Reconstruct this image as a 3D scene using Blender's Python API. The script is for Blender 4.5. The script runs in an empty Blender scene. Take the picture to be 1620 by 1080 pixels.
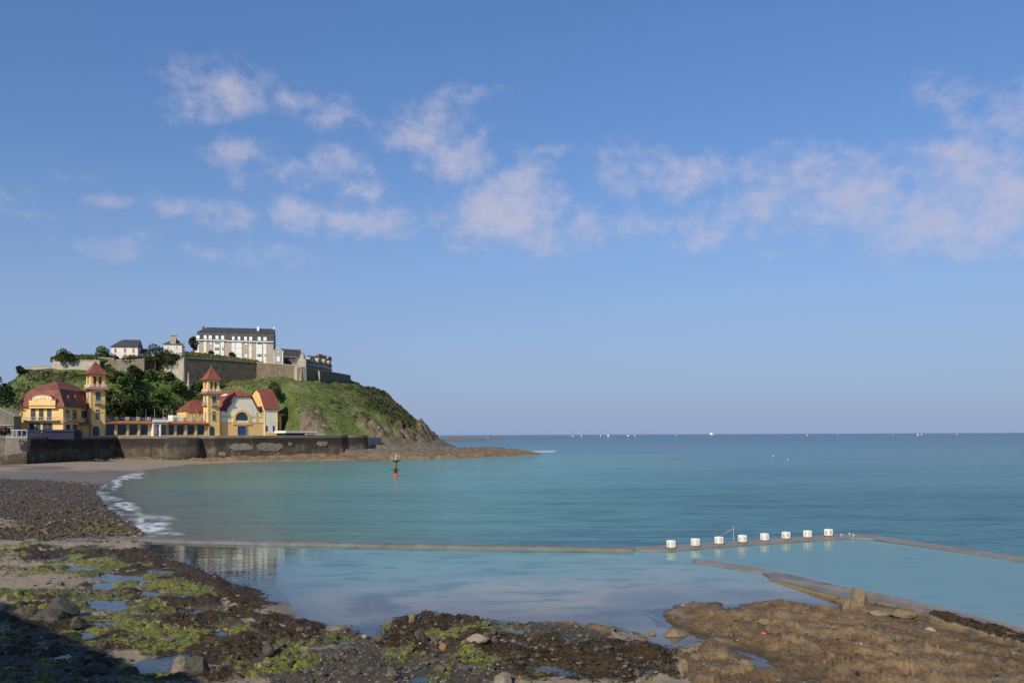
import bpy, bmesh, math, random
import numpy as np
from mathutils import Vector, Matrix
random.seed(7)
RNG = np.random.default_rng(11)
SC = bpy.context.scene
COL = SC.collection
PI = math.pi
# ------------------------------------------------------------------ camera
F = 1309.0; CX = 810.0; CY = 687.5; H = 8.0      # level camera; the frame is shifted up off the optical axis
PITCH = 0.0; ROLL = 0.00435
_f = Vector((0, math.cos(PITCH), math.sin(PITCH)))
_r0 = Vector((1, 0, 0)); _u0 = Vector((0, -math.sin(PITCH), math.cos(PITCH)))
_r = _r0 * math.cos(ROLL) - _u0 * math.sin(ROLL)
_u = _u0 * math.cos(ROLL) + _r0 * math.sin(ROLL)
cam_d = bpy.data.cameras.new('camera'); cam = bpy.data.objects.new('camera', cam_d); COL.objects.link(cam)
cam.matrix_world = Matrix(((_r.x, _u.x, -_f.x, 0), (_r.y, _u.y, -_f.y, 0), (_r.z, _u.z, -_f.z, H), (0, 0, 0, 1)))
cam_d.sensor_width = 36; cam_d.lens = 36 * F / 1620; cam_d.shift_y = (687.5 - 540) / 1620; cam_d.clip_end = 90000; cam_d.clip_start = 0.2
SC.camera = cam
def ray(px, py): return _f + _r * ((px - CX) / F) + _u * ((CY - py) / F)
def P(px, py, depth):
    d = ray(px, py); t = depth / d.y
    return Vector((0, 0, H)) + d * t
def G(px, py, z=0.0):
    d = ray(px, py); t = (z - H) / d.z
    return Vector((0, 0, H)) + d * t
def hor(px): return 687.5 - (px - 810) * ROLL
def XY(px, depth):            # plan position of a pixel column at a depth
    p = P(px, hor(px), depth); return Vector((p.x, p.y))
def Gn(px, py, z=0.0):        # numpy: pixel -> point on plane z
    a = (px - CX) / F; b = (CY - py) / F
    dx = _f.x + _r.x * a + _u.x * b; dy = _f.y + _r.y * a + _u.y * b; dz = _f.z + _r.z * a + _u.z * b
    t = (z - H) / dz
    return dx * t, dy * t
def proj(x, y, z):            # numpy: world -> pixel
    zz = z - H
    a = x * _r.x + y * _r.y + zz * _r.z; b = x * _u.x + y * _u.y + zz * _u.z; c = x * _f.x + y * _f.y + zz * _f.z
    return CX + F * a / c, CY - F * b / c
# ------------------------------------------------------------------ numpy noise
def _h(ix, iy, s):
    n = (ix.astype(np.int64) * 374761393 + iy.astype(np.int64) * 668265263 + s * 1442695041) & 0xffffffff
    n = ((n ^ (n >> 13)) * 1274126177) & 0xffffffff
    n = n ^ (n >> 16)
    return (n & 0xffff) / 65535.0
def vn(x, y, s=0):
    x = np.asarray(x, float); y = np.asarray(y, float)
    ix = np.floor(x); iy = np.floor(y); fx = x - ix; fy = y - iy
    ux = fx * fx * (3 - 2 * fx); uy = fy * fy * (3 - 2 * fy)
    a = _h(ix, iy, s); b = _h(ix + 1, iy, s); c = _h(ix, iy + 1, s); d = _h(ix + 1, iy + 1, s)
    return (a * (1 - ux) + b * ux) * (1 - uy) + (c * (1 - ux) + d * ux) * uy
def fbm(x, y, o=4, s=0):      # about -1 .. 1
    v = 0; a = 1; t = 0
    for i in range(o):
        v = v + a * (vn(x * 2 ** i * 1.03 + 17 * i, y * 2 ** i + 9 * i, s + i) * 2 - 1); t += a; a *= .52
    return v / t * 1.5
def ridge(x, y, o=4, s=0):
    v = 0; a = 1; t = 0
    for i in range(o):
        v = v + a * (1 - np.abs(vn(x * 2 ** i + 5 * i, y * 2 ** i + 3 * i, s + i) * 2 - 1)); t += a; a *= .55
    return v / t
def cells(x, y, s=0, j=.9):
    """fractured blocks: per cell random value, tilted offset inside the cell and distance to the nearest joint"""
    ix = np.floor(x); iy = np.floor(y); f1 = np.full(np.shape(x), 9.); f2 = f1.copy(); val = np.zeros(np.shape(x)); tl = val.copy()
    for a in (-1, 0, 1):
        for b in (-1, 0, 1):
            cx = ix + a; cy = iy + b; px = cx + .5 + j * (_h(cx, cy, s) - .5); py = cy + .5 + j * (_h(cx, cy, s + 7) - .5)
            d = np.hypot(x - px, y - py); m = d < f1; f2 = np.where(m, f1, np.minimum(f2, d)); f1 = np.where(m, d, f1)
            val = np.where(m, _h(cx, cy, s + 13), val); tl = np.where(m, (x - px) * (_h(cx, cy, s + 17) - .5) + (y - py) * (_h(cx, cy, s + 19) - .35), tl)
    return val, tl, f2 - f1
def sst(e0, e1, x):
    t = np.clip((x - e0) / (e1 - e0), 0, 1); return t * t * (3 - 2 * t)
def inpoly(px, py, poly):
    r = np.zeros(np.shape(px), bool); n = len(poly); j = n - 1
    for i in range(n):
        xi, yi = poly[i]; xj, yj = poly[j]
        if yi != yj:
            c = ((yi > py) != (yj > py)) & (px < (xj - xi) * (py - yi) / (yj - yi) + xi); r ^= c
        j = i
    return r
def segdist(x, y, pts, closed=True):
    d = np.full(np.shape(x), 1e9); n = len(pts)
    for i in range(n if closed else n - 1):
        ax, ay = pts[i]; bx, by = pts[(i + 1) % n]; vx = bx - ax; vy = by - ay
        t = np.clip(((x - ax) * vx + (y - ay) * vy) / (vx * vx + vy * vy + 1e-9), 0, 1)
        d = np.minimum(d, np.hypot(x - ax - t * vx, y - ay - t * vy))
    return d
# ------------------------------------------------------------------ objects
def tag(o, label=None, cat=None, group=None, kind=None):
    if label: o['label'] = label
    if cat: o['category'] = cat
    if group: o['group'] = group
    if kind: o['kind'] = kind
    return o
def thing(name, label, cat, loc, group=None):
    o = bpy.data.objects.new(name, None); COL.objects.link(o); o.location = loc; o.empty_display_size = .5
    return tag(o, label, cat, group)
def link(name, me, mat, parent=None):
    o = bpy.data.objects.new(name, me); COL.objects.link(o)
    if mat: me.materials.append(mat)
    if parent is not None:
        o.parent = parent
        base = parent
        loc = Vector((0, 0, 0))
        if parent.type == 'EMPTY': loc = parent.location
        o.matrix_parent_inverse = Matrix.Translation(-loc)
    return o
def npmesh(name, V, Q, smooth=False):
    """V (n,3), Q (m,3|4) int"""
    me = bpy.data.meshes.new(name); V = np.asarray(V, np.float32); Q = np.asarray(Q, np.int32)
    k = Q.shape[1]
    me.vertices.add(len(V)); me.vertices.foreach_set('co', V.ravel())
    me.loops.add(Q.size); me.loops.foreach_set('vertex_index', Q.ravel())
    me.polygons.add(len(Q)); me.polygons.foreach_set('loop_start', np.arange(0, Q.size, k, dtype=np.int32))
    me.polygons.foreach_set('use_smooth', np.full(len(Q), smooth))
    me.update(calc_edges=True); return me
def attr(me, name, data):
    data = np.asarray(data, np.float32)
    if data.ndim == 1:
        a = me.attributes.new(name, 'FLOAT', 'POINT'); a.data.foreach_set('value', data)
    else:
        if data.shape[1] == 3: data = np.concatenate([data, np.ones((len(data), 1), np.float32)], 1)
        a = me.attributes.new(name, 'FLOAT_COLOR', 'POINT'); a.data.foreach_set('color', data.ravel())
def gridq(nr, nc):
    i = np.arange(nr * nc).reshape(nr, nc)
    return np.stack([i[:-1, :-1], i[:-1, 1:], i[1:, 1:], i[1:, :-1]], -1).reshape(-1, 4)
class Fr:
    """a vertical facade plane: origin, direction to the right u, outward normal n"""
    def __init__(s, o, ang=None, u=None):
        s.o = Vector((o[0], o[1], 0)); s.u = Vector((math.cos(ang), math.sin(ang), 0)) if u is None else Vector((u[0], u[1], 0)).normalized()
        s.n = Vector((s.u.y, -s.u.x, 0))
    def pt(s, a, b, z): 
        p = s.o + s.u * a + s.n * b; return Vector((p.x, p.y, z))
    def uz(s, px, py, b=0.0):
        d = ray(px, py); o = s.o + s.n * b; c = Vector((0, 0, H))
        t = (o - c).dot(s.n) / d.dot(s.n); p = c + d * t
        return (p - s.o).dot(s.u), p.z
    def a(s, px, b=0.0): return s.uz(px, hor(px), b)[0]
    def z(s, px, py, b=0.0): return s.uz(px, py, b)[1]
    def off(s, b, a=0): return Fr(s.o + s.n * b + s.u * a, u=s.u)
    def side(s, a, b=0):         # the plane turned 90 deg: goes back into the building from (a,b); outward = +u
        return Fr(s.o + s.u * a + s.n * b, u=-s.n)
WORLD = Fr((0, 0), 0.0)
class MB:
    def __init__(s): s.v = []; s.f = []
    def poly(s, pts):
        n = len(s.v); s.v += [Vector(p) for p in pts]; s.f.append(list(range(n, n + len(pts)))); return s
    def loft(s, A, B, capA=True, capB=True):
        n = len(s.v); k = len(A); s.v += [Vector(p) for p in A] + [Vector(p) for p in B]
        for i in range(k): j = (i + 1) % k; s.f.append([n + i, n + j, n + k + j, n + k + i])
        if capA: s.f.append(list(range(n, n + k))[::-1])
        if capB: s.f.append(list(range(n + k, n + 2 * k)))
        return s
    def box(s, fr, a0, a1, b0, b1, z0, z1):
        q = [(a0, b0), (a1, b0), (a1, b1), (a0, b1)]
        return s.loft([fr.pt(a, b, z0) for a, b in q], [fr.pt(a, b, z1) for a, b in q])
    def ext(s, fr, poly, b0, b1):      # facade polygon (a,z) pushed from b0 to b1
        return s.loft([fr.pt(a, b0, z) for a, z in poly], [fr.pt(a, b1, z) for a, z in poly])
    def exz(s, pts, z0, z1):
        return s.loft([(p[0], p[1], z0) for p in pts], [(p[0], p[1], z1) for p in pts])
    def tube(s, p0, p1, r0, r1=None, k=8):
        p0 = Vector(p0); p1 = Vector(p1); r1 = r0 if r1 is None else r1
        d = (p1 - p0).normalized(); x = d.orthogonal().normalized(); y = d.cross(x)
        c = [(math.cos(2 * PI * i / k), math.sin(2 * PI * i / k)) for i in range(k)]
        return s.loft([p0 + x * (r0 * a) + y * (r0 * b) for a, b in c], [p1 + x * (r1 * a) + y * (r1 * b) for a, b in c])
    def lathe(s, c, prof, k=16, rot=0):
        rings = [[(c[0] + r * math.cos(2 * PI * i / k + rot), c[1] + r * math.sin(2 * PI * i / k + rot), z) for i in range(k)] for r, z in prof]
        for i in range(len(rings) - 1): s.loft(rings[i], rings[i + 1], i == 0, i == len(rings) - 2)
        return s
    def build(s, name, mat, parent=None, smooth=False, bevel=0):
        me = bpy.data.meshes.new(name); me.from_pydata([tuple(v) for v in s.v], [], s.f)
        bm = bmesh.new(); bm.from_mesh(me); bmesh.ops.remove_doubles(bm, verts=bm.verts, dist=1e-4)
        bmesh.ops.recalc_face_normals(bm, faces=bm.faces); bm.to_mesh(me); bm.free()
        if smooth:
            for p in me.polygons: p.use_smooth = True
        o = link(name, me, mat, parent)
        if bevel:
            m = o.modifiers.new('bevel', 'BEVEL'); m.width = bevel; m.segments = 2; m.limit_method = 'ANGLE'
        return o
# ------------------------------------------------------------------ materials
def newmat(name):
    m = bpy.data.materials.new(name); m.use_nodes = True; nt = m.node_tree; nt.nodes.clear()
    return m, nt
class N:
    def __init__(s, nt): s.t = nt; s.n = nt.nodes; s.l = nt.links
    def add(s, typ, **kw):
        n = s.n.new('ShaderNode' + typ)
        for k, v in kw.items():
            if k.startswith('i_'):
                key = k[2:]; key = int(key) if key.isdigit() else key.replace('_', ' ')
                s.set(n.inputs[key], v)
            else: setattr(n, k, v)
        return n
    def set(s, sock, v):
        if isinstance(v, bpy.types.NodeSocket): s.l.new(v, sock)
        elif isinstance(v, bpy.types.Node): s.l.new(v.outputs[0], sock)
        else:
            if isinstance(v, (tuple, list)) and len(v) == 3 and sock.type == 'RGBA': v = (*v, 1)
            sock.default_value = v
    def coord(s, scale=(1, 1, 1), rot=(0, 0, 0)):
        if not hasattr(s, 'tc'): s.tc = s.add('TexCoord')
        return s.add('Mapping', i_Vector=s.tc.outputs['Object'], i_Scale=scale, i_Rotation=rot)
    def noise(s, scale, detail=6, rough=.6, vec=None, dist=0):
        n = s.add('TexNoise'); s.set(n.inputs['Vector'], vec if vec is not None else s.coord()); s.set(n.inputs['Scale'], scale)
        n.inputs['Detail'].default_value = detail; n.inputs['Roughness'].default_value = rough; n.inputs['Distortion'].default_value = dist
        return n.outputs['Fac']
    def ramp(s, fac, stops, interp='LINEAR'):
        r = s.add('ValToRGB'); s.set(r.inputs[0], fac); e = r.color_ramp.elements; r.color_ramp.interpolation = interp
        while len(e) < len(stops): e.new(.5)
        for i, (p, c) in enumerate(stops):
            e[i].position = p; e[i].color = (*c, 1) if not isinstance(c, (int, float)) else (c, c, c, 1)
        return r.outputs[0]
    def mix(s, fac, a, b, typ='MIX'):
        m = s.add('MixRGB', blend_type=typ); s.set(m.inputs[0], fac); s.set(m.inputs[1], a); s.set(m.inputs[2], b); return m.outputs[0]
    def math(s, op, a, b=0.0, c=None, clamp=False):
        m = s.add('Math', operation=op, use_clamp=clamp); s.set(m.inputs[0], a); s.set(m.inputs[1], b)
        if c is not None: s.set(m.inputs[2], c)
        return m.outputs[0]
    def rng(s, v, a, b, c=0.0, d=1.0, smooth=True):
        m = s.add('MapRange', interpolation_type='SMOOTHSTEP' if smooth else 'LINEAR'); s.set(m.inputs[0], v)
        for i, x in enumerate((a, b, c, d)): s.set(m.inputs[1 + i], x)
        return m.outputs[0]
    def bump(s, h, strength=.5, dist=.1, nrm=None):
        b = s.add('Bump'); s.set(b.inputs['Strength'], strength); b.inputs['Distance'].default_value = dist; s.set(b.inputs['Height'], h)
        if nrm is not None: s.set(b.inputs['Normal'], nrm)
        return b.outputs[0]
    def at(s, name, out='Fac'): return s.add('Attribute', attribute_name=name).outputs[out]
    def out(s, col, rough=.8, nrm=None, **kw):
        p = s.add('BsdfPrincipled'); s.set(p.inputs['Base Color'], col); s.set(p.inputs['Roughness'], rough)
        if nrm is not None: s.set(p.inputs['Normal'], nrm)
        for k, v in kw.items(): s.set(p.inputs[k.replace('_', ' ')], v)
        o = s.add('OutputMaterial'); s.l.new(p.outputs[0], o.inputs[0]); return p
def simple(name, c1, c2, scale=1.5, rough=.8, bump=.0, bscale=None, bdist=.05, lo=.3, hi=.7, spec=.3, stretch=(1, 1, 1), extra=None):
    m, nt = newmat(name); n = N(nt)
    f = n.noise(scale, vec=n.coord(stretch))
    col = n.ramp(f, [(lo, c1), (hi, c2)])
    if extra: col = extra(n, col)
    nr = n.bump(n.noise(bscale or scale * 4), bump, bdist) if bump else None
    n.out(col, rough, nr, Specular_IOR_Level=spec); return m
# ------------------------------------------------------------------ materials of the built things
def tilebands(period, dark):
    def fn(n, col):
        w = n.add('TexWave', wave_type='BANDS', bands_direction='Z'); n.set(w.inputs['Vector'], n.coord()); w.inputs['Scale'].default_value = period
        w.inputs['Distortion'].default_value = .6; w.inputs['Detail'].default_value = 2
        big = n.ramp(n.noise(.35, 5), [(.3, .72), (.7, 1.12)])
        col = n.mix(1.0, col, big, 'MULTIPLY')
        return n.mix(n.math('MULTIPLY', w.outputs['Fac'], dark), col, (.03, .02, .018))
    return fn
def grime(zlo, zhi, colr=(.08, .07, .05), amt=.5):
    def fn(n, col):
        s = n.noise(.9, 6, .65, n.coord((1.6, 1.6, .16)))
        return n.mix(n.math('MULTIPLY', n.rng(s, .5, .75), amt), col, colr)
    return fn
M = {}
M['yellow'] = simple('yellow_render', (.70, .44, .16), (.77, .52, .205), .5, .85, .2, 8, .02, extra=grime(0, 0, (.36, .20, .07), .35))
M['pier'] = simple('yellow_pier', (.52, .33, .13), (.62, .41, .17), .6, .85, .2, 8, .02, extra=grime(0, 0, (.25, .15, .06), .5))
M['cream'] = simple('cream_render', (.72, .65, .47), (.80, .73, .55), .5, .85, .2, 8, .02, extra=grime(0, 0, (.36, .33, .25), .4))
M['white'] = simple('white_paint', (.72, .70, .65), (.80, .79, .75), .8, .6, .1)
M['offwhite'] = simple('weathered_white', (.60, .58, .53), (.74, .72, .67), 1.5, .75, .1)
M['tile'] = simple('red_tile', (.225, .062, .040), (.315, .092, .058), 1.2, .8, .5, 6, .05, extra=tilebands(2.6, .45))
M['tile_old'] = simple('brown_red_tile', (.20, .065, .045), (.29, .105, .075), 1.2, .8, .5, 6, .05, extra=tilebands(2.6, .4))
M['eave'] = simple('eave_tile', (.26, .09, .045), (.36, .14, .07), 1.5, .8, .3)
M['slate'] = simple('slate', (.042, .042, .046), (.075, .074, .078), .8, .55, .5, 5, .04, extra=tilebands(2.2, .35))
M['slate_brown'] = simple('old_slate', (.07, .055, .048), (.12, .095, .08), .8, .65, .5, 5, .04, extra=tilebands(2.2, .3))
M['glass'] = simple('window_glass', (.022, .035, .05), (.05, .07, .09), .6, .08, 0, spec=.6)
M['glass_blue'] = simple('blue_window', (.016, .034, .052), (.036, .068, .095), .5, .2, 0, spec=.35)
M['blue'] = simple('blue_paint', (.03, .06, .17), (.05, .09, .24), 1, .5, .1)
M['teal'] = simple('teal_paint', (.02, .06, .085), (.04, .09, .12), 1, .5, .1)
M['navy'] = simple('navy_canvas', (.012, .015, .035), (.02, .024, .05), .8, .85, .2)
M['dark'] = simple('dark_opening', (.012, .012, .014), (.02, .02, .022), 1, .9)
M['stone'] = simple('grey_stone', (.13, .105, .075), (.24, .20, .15), .9, .9, .8, 2.5, .15, extra=grime(0, 0, (.07, .06, .04), .6))
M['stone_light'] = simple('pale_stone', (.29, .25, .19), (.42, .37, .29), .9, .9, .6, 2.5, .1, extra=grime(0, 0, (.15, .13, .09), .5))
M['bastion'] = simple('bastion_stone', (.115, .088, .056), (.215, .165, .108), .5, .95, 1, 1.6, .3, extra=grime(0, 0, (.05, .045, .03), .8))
M['beige'] = simple('beige_brick', (.37, .29, .21), (.45, .36, .27), .6, .9, .3, 6, .03, extra=grime(0, 0, (.28, .22, .16), .4))
M['pinkish'] = simple('pale_pink_render', (.66, .56, .47), (.74, .65, .56), .6, .85, .2)
M['brick'] = simple('red_brick', (.26, .11, .07), (.36, .17, .11), 1.5, .9, .3)
M['metal'] = simple('galvanised_metal', (.35, .36, .37), (.5, .5, .5), 2, .45, 0)
M['bark'] = simple('bark', (.035, .027, .02), (.075, .06, .045), 3, .95, .6, 8, .05)
M['red'] = simple('red_paint', (.45, .035, .03), (.55, .06, .045), 2, .6)
M['rust'] = simple('rusty_concrete', (.16, .085, .035), (.27, .16, .07), 1.5, .9, .5, 5, .05)
M['black'] = simple('black_weed', (.012, .015, .008), (.03, .032, .02), 3, .8, .3)
M['frame'] = simple('grey_brown_frame', (.20, .175, .15), (.30, .27, .23), 1, .6)
M['sail'] = simple('sail_cloth', (.74, .73, .68), (.82, .81, .78), .3, .7)
M['sail_tan'] = simple('tan_sail', (.55, .42, .26), (.66, .52, .34), .3, .7)
M['hull'] = simple('white_hull', (.76, .77, .78), (.84, .84, .84), .5, .3)
M['orange'] = simple('orange_plastic', (.75, .11, .05), (.85, .17, .09), 3, .4)
M['numeral'] = simple('faded_paint', (.16, .13, .10), (.40, .34, .27), 9, .8)
def seawall_mat():
    m, nt = newmat('sea_wall_stone'); n = N(nt)
    f = n.noise(.35, 8, .65); f2 = n.noise(1.4, 6, .6)
    col = n.ramp(f, [(.3, (.05, .038, .025)), (.48, (.105, .080, .054)), (.60, (.19, .15, .10)), (.75, (.29, .24, .165))])
    col = n.mix(n.rng(f2, .42, .7), col, (.05, .042, .03))
    st = n.noise(.8, 6, .7, n.coord((1.3, 1.3, .12)))
    col = n.mix(n.math('MULTIPLY', n.rng(st, .5, .72), .75), col, (.022, .019, .014))
    v = n.add('TexVoronoi', feature='DISTANCE_TO_EDGE'); n.set(v.inputs['Vector'], n.coord((1, 1, 1.6))); v.inputs['Scale'].default_value = 1.1
    col = n.mix(n.rng(v.outputs['Distance'], .0, .07, .45, 0), col, (.03, .026, .02))
    z = n.add('SeparateXYZ'); n.set(z.inputs[0], n.tc.outputs['Object'])
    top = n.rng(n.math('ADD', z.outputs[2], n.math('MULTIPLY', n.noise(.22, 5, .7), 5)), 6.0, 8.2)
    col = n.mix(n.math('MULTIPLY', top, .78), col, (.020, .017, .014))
    low = n.rng(n.math('ADD', z.outputs[2], n.math('MULTIPLY', n.noise(.25), 2)), 3.1, 1.6)
    col = n.mix(n.math('MULTIPLY', low, .55), col, (.040, .042, .02))
    n.out(col, .9, n.bump(n.mix(.5, n.noise(2.5, 6), v.outputs['Distance']), 1, .25), Specular_IOR_Level=.2); return m
M['seawall'] = seawall_mat()
def concrete_mat(name, c1, c2, wet=.0, algae=0.3):
    m, nt = newmat(name); n = N(nt)
    col = n.ramp(n.noise(.7, 8, .65), [(.3, c1), (.7, c2)])
    col = n.mix(n.rng(n.noise(2.2, 7, .7), .52, .75, 0, .5), col, tuple(x * .45 for x in c1))
    col = n.mix(n.math('MULTIPLY', n.rng(n.noise(.45, 6), .5, .68), algae), col, (.10, .095, .03))
    n.out(col, n.ramp(n.noise(1.1), [(.35, .75 - wet), (.65, .85)]), n.bump(n.noise(7, 8, .7), .5, .03), Specular_IOR_Level=.4); return m
M['slab'] = concrete_mat('wet_concrete', (.20, .165, .135), (.33, .28, .24), .35)
M['slab_pink'] = concrete_mat('pinkish_concrete', (.15, .125, .115), (.25, .205, .185), .4, .3)
M['slab_dark'] = concrete_mat('dark_concrete', (.10, .092, .085), (.19, .17, .155), .4, .3)
M['slab_gold'] = concrete_mat('weedy_edge', (.17, .115, .035), (.26, .18, .065), .2, .3)
M['patch'] = concrete_mat('rough_concrete', (.115, .095, .07), (.235, .20, .155), 0, .2)
def block_stains(n, col):
    g = n.add('NewGeometry'); mp = n.add('Mapping', i_Vector=g.outputs['Position'], i_Scale=(2.6, 2.6, .7))
    col = n.mix(n.math('MULTIPLY', n.rng(n.noise(1.3, 7, .7, mp), .5, .68), .6), col, (.42, .31, .19))
    col = n.mix(n.rng(n.noise(9, 5, .7, g.outputs['Position']), .62, .72, 0, .6), col, (.30, .26, .20)); sp = n.add('SeparateXYZ'); n.set(sp.inputs[0], g.outputs['Position'])
    return n.mix(n.math('MULTIPLY', n.rng(n.math('ADD', sp.outputs[2], n.math('MULTIPLY', n.noise(3, 5, .7, g.outputs['Position']), .25)), .42, .24), .7), col, (.25, .23, .11))
M['block'] = simple('white_block_paint', (.74, .70, .60), (.82, .79, .70), 2.5, .7, .25, 9, .03, extra=block_stains)
def leafmat(name, dark, light, tint=None, scale=.35):
    m, nt = newmat(name); n = N(nt)
    g = n.add('NewGeometry'); r = g.outputs['Random Per Island']
    col = n.ramp(r, [(0, dark), (1, light)])
    big = n.noise(scale, 4, .6)
    col = n.mix(n.rng(big, .4, .62), col, n.ramp(r, [(0, tuple(x * .55 for x in dark)), (1, tuple(x * .6 for x in light))]))
    if tint: col = n.mix(n.rng(n.noise(scale * .4, 3), .5, .65), col, tint)
    p = n.add('BsdfPrincipled'); n.set(p.inputs['Base Color'], col); p.inputs['Roughness'].default_value = .6; p.inputs['Specular IOR Level'].default_value = .25
    tr = n.add('BsdfTranslucent'); n.set(tr.inputs[0], col)
    mx = n.add('MixShader'); mx.inputs[0].default_value = .25; n.l.new(p.outputs[0], mx.inputs[1]); n.l.new(tr.outputs[0], mx.inputs[2])
    o = n.add('OutputMaterial'); n.l.new(mx.outputs[0], o.inputs[0]); return m
M['leaf'] = leafmat('green_leaves', (.045, .075, .016), (.12, .19, .04))
M['leaf_dark'] = leafmat('dark_leaves', (.022, .038, .011), (.058, .088, .026))
M['leaf_bright'] = leafmat('bright_leaves', (.06, .105, .02), (.15, .23, .045))
M['leaf_olive'] = leafmat('olive_leaves', (.06, .068, .022), (.13, .13, .045))
M['leaf_brown'] = leafmat('reddish_leaves', (.035, .024, .014), (.075, .05, .03))
M['tuft'] = leafmat('hill_tufts', (.085, .098, .026), (.17, .175, .055), (.17, .145, .06), .12)
M['tuft_scrub'] = leafmat('scrub_tufts', (.042, .054, .018), (.11, .115, .042), (.10, .082, .04), .15)
M['weed_brown'] = leafmat('brown_weed', (.020, .012, .004), (.082, .048, .013), (.075, .055, .012), .6)
M['weed_green'] = leafmat('green_weed', (.09, .092, .016), (.28, .265, .04), (.10, .092, .035), .9)
def stonemat():
    m, nt = newmat('shore_stones'); n = N(nt)
    g = n.add('NewGeometry'); r = g.outputs['Random Per Island']
    col = n.ramp(r, [(0, (.030, .025, .019)), (.5, (.075, .060, .045)), (.8, (.12, .095, .07)), (.95, (.18, .145, .105)), (1, (.30, .25, .20))])
    col = n.mix(n.rng(n.noise(1.6, 5), .52, .66, 0, .7), col, (.06, .065, .018))
    n.out(col, .55, n.bump(n.noise(14, 5), .6, .02), Specular_IOR_Level=.4); return m
M['stones'] = stonemat()
M['beach_stones'] = M['stones'].copy(); M['beach_stones'].name = 'beach_stones'
for _e in [n_ for n_ in M['beach_stones'].node_tree.nodes if n_.type == 'VALTORGB'][0].color_ramp.elements: _e.color = (_e.color[0] * .85, _e.color[1] * .66, _e.color[2] * .50, 1)
def bouldermat(name, c1, c2, c3, weed):
    m, nt = newmat(name); n = N(nt)
    col = n.ramp(n.noise(1.8, 8, .7), [(.25, c1), (.5, c2), (.75, c3)])
    z = n.add('NewGeometry'); nz = n.add('SeparateXYZ'); n.set(nz.inputs[0], z.outputs['Normal'])
    col = n.mix(n.math('MULTIPLY', n.rng(n.noise(1.5, 5), .5, .62), n.math('MULTIPLY', n.rng(nz.outputs[2], .1, .7), weed)), col, (.07, .085, .014))
    n.out(col, .7, n.bump(n.noise(6, 8, .7), .9, .08), Specular_IOR_Level=.35); return m
M['boulder'] = bouldermat('dark_boulder', (.032, .027, .021), (.07, .058, .045), (.12, .10, .078), .7)
M['boulder_tan'] = bouldermat('tan_boulder', (.10, .07, .035), (.18, .13, .07), (.26, .19, .11), .1)
M['boulder_pale'] = bouldermat('pale_boulder', (.12, .095, .07), (.22, .18, .13), (.32, .27, .2), .15)
# ------------------------------------------------------------------ sun and sky
SUN_EL = math.radians(36); SH = Vector((-.42, -.9075, 0))
SUNV = Vector((SH.x * math.cos(SUN_EL), SH.y * math.cos(SUN_EL), math.sin(SUN_EL)))
ld = bpy.data.lights.new('sun', 'SUN'); ld.energy = 4.8; ld.angle = math.radians(.5); ld.color = (1, .93, .82)
sun = bpy.data.objects.new('sun', ld); COL.objects.link(sun); sun.rotation_euler = SUNV.to_track_quat('Z', 'Y').to_euler(); sun.location = (0, 0, 90)
W = bpy.data.worlds.new('World'); SC.world = W; W.use_nodes = True
W.node_tree.nodes.clear(); n = N(W.node_tree)
sky = n.add('TexSky', sky_type='NISHITA'); sky.sun_disc = False; sky.sun_elevation = SUN_EL
sky.sun_rotation = math.atan2(SH.x, SH.y); sky.altitude = 0; sky.air_density = 1.0; sky.dust_density = .7; sky.ozone_density = 3.0
tc = n.add('TexCoord'); dirv = tc.outputs['Generated']
sep = n.add('SeparateXYZ'); n.set(sep.inputs[0], dirv)
az = n.math('ARCTAN2', sep.outputs[0], sep.outputs[1]); el = n.math('ARCSINE', sep.outputs[2])
comb = n.add('CombineXYZ'); n.set(comb.inputs[0], az); n.set(comb.inputs[1], el)
ae = comb.outputs[0]
wn = n.add('TexNoise'); n.set(wn.inputs['Vector'], ae); wn.inputs['Scale'].default_value = 11; wn.inputs['Detail'].default_value = 4
wv = n.add('VectorMath', operation='SUBTRACT'); n.set(wv.inputs[0], wn.outputs['Color']); wv.inputs[1].default_value = (.5, .5, .5)
wv2 = n.add('VectorMath', operation='MULTIPLY_ADD'); n.set(wv2.inputs[0], wv); wv2.inputs[1].default_value = (.055, .035, 0); n.set(wv2.inputs[2], ae)
CL = [(340,140,68,36,.72),(315,172,60,16,.5),(470,155,32,22,.75),(530,180,55,24,.7),(600,200,45,12,.35),(390,240,45,25,.75),(460,282,45,22,.6),(395,285,30,20,.4),
(545,268,45,30,.75),(590,298,30,20,.5),(575,347,75,28,.75),(680,213,55,45,.8),(740,252,55,35,.85),(740,150,50,18,.45),(845,244,65,12,.4),(800,332,85,60,1.05),(915,357,45,35,.8),
(765,300,45,25,.65),(270,320,35,18,.6),(350,345,40,20,.65),(470,338,34,22,.85),(165,385,65,18,.4),(400,397,90,18,.5),(175,313,45,10,.3),(110,270,35,12,.25),(230,370,30,10,.3),
(1000,260,60,40,.55),(1090,275,60,40,.7),(1010,350,40,25,.5),(1110,358,55,35,.65),(1200,265,60,25,.55),(1190,330,60,40,.6),(1290,290,70,45,.75),(1280,350,60,30,.6),
(1380,300,80,50,.75),(1450,330,90,60,.8),(1540,258,60,50,.75),(1590,310,70,70,.85),(1480,380,75,25,.5),(1490,150,45,28,.45),(1605,190,45,40,.6),(1100,382,55,20,.4),
(1240,405,40,8,.25),(1560,372,65,30,.55),(835,80,18,14,.2),(1700,300,90,70,.7),(1800,250,80,50,.6),(60,340,60,12,.25),(-60,300,80,25,.4),(-200,240,90,40,.6),(1495,195,30,18,.4)]
acc = None
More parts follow.
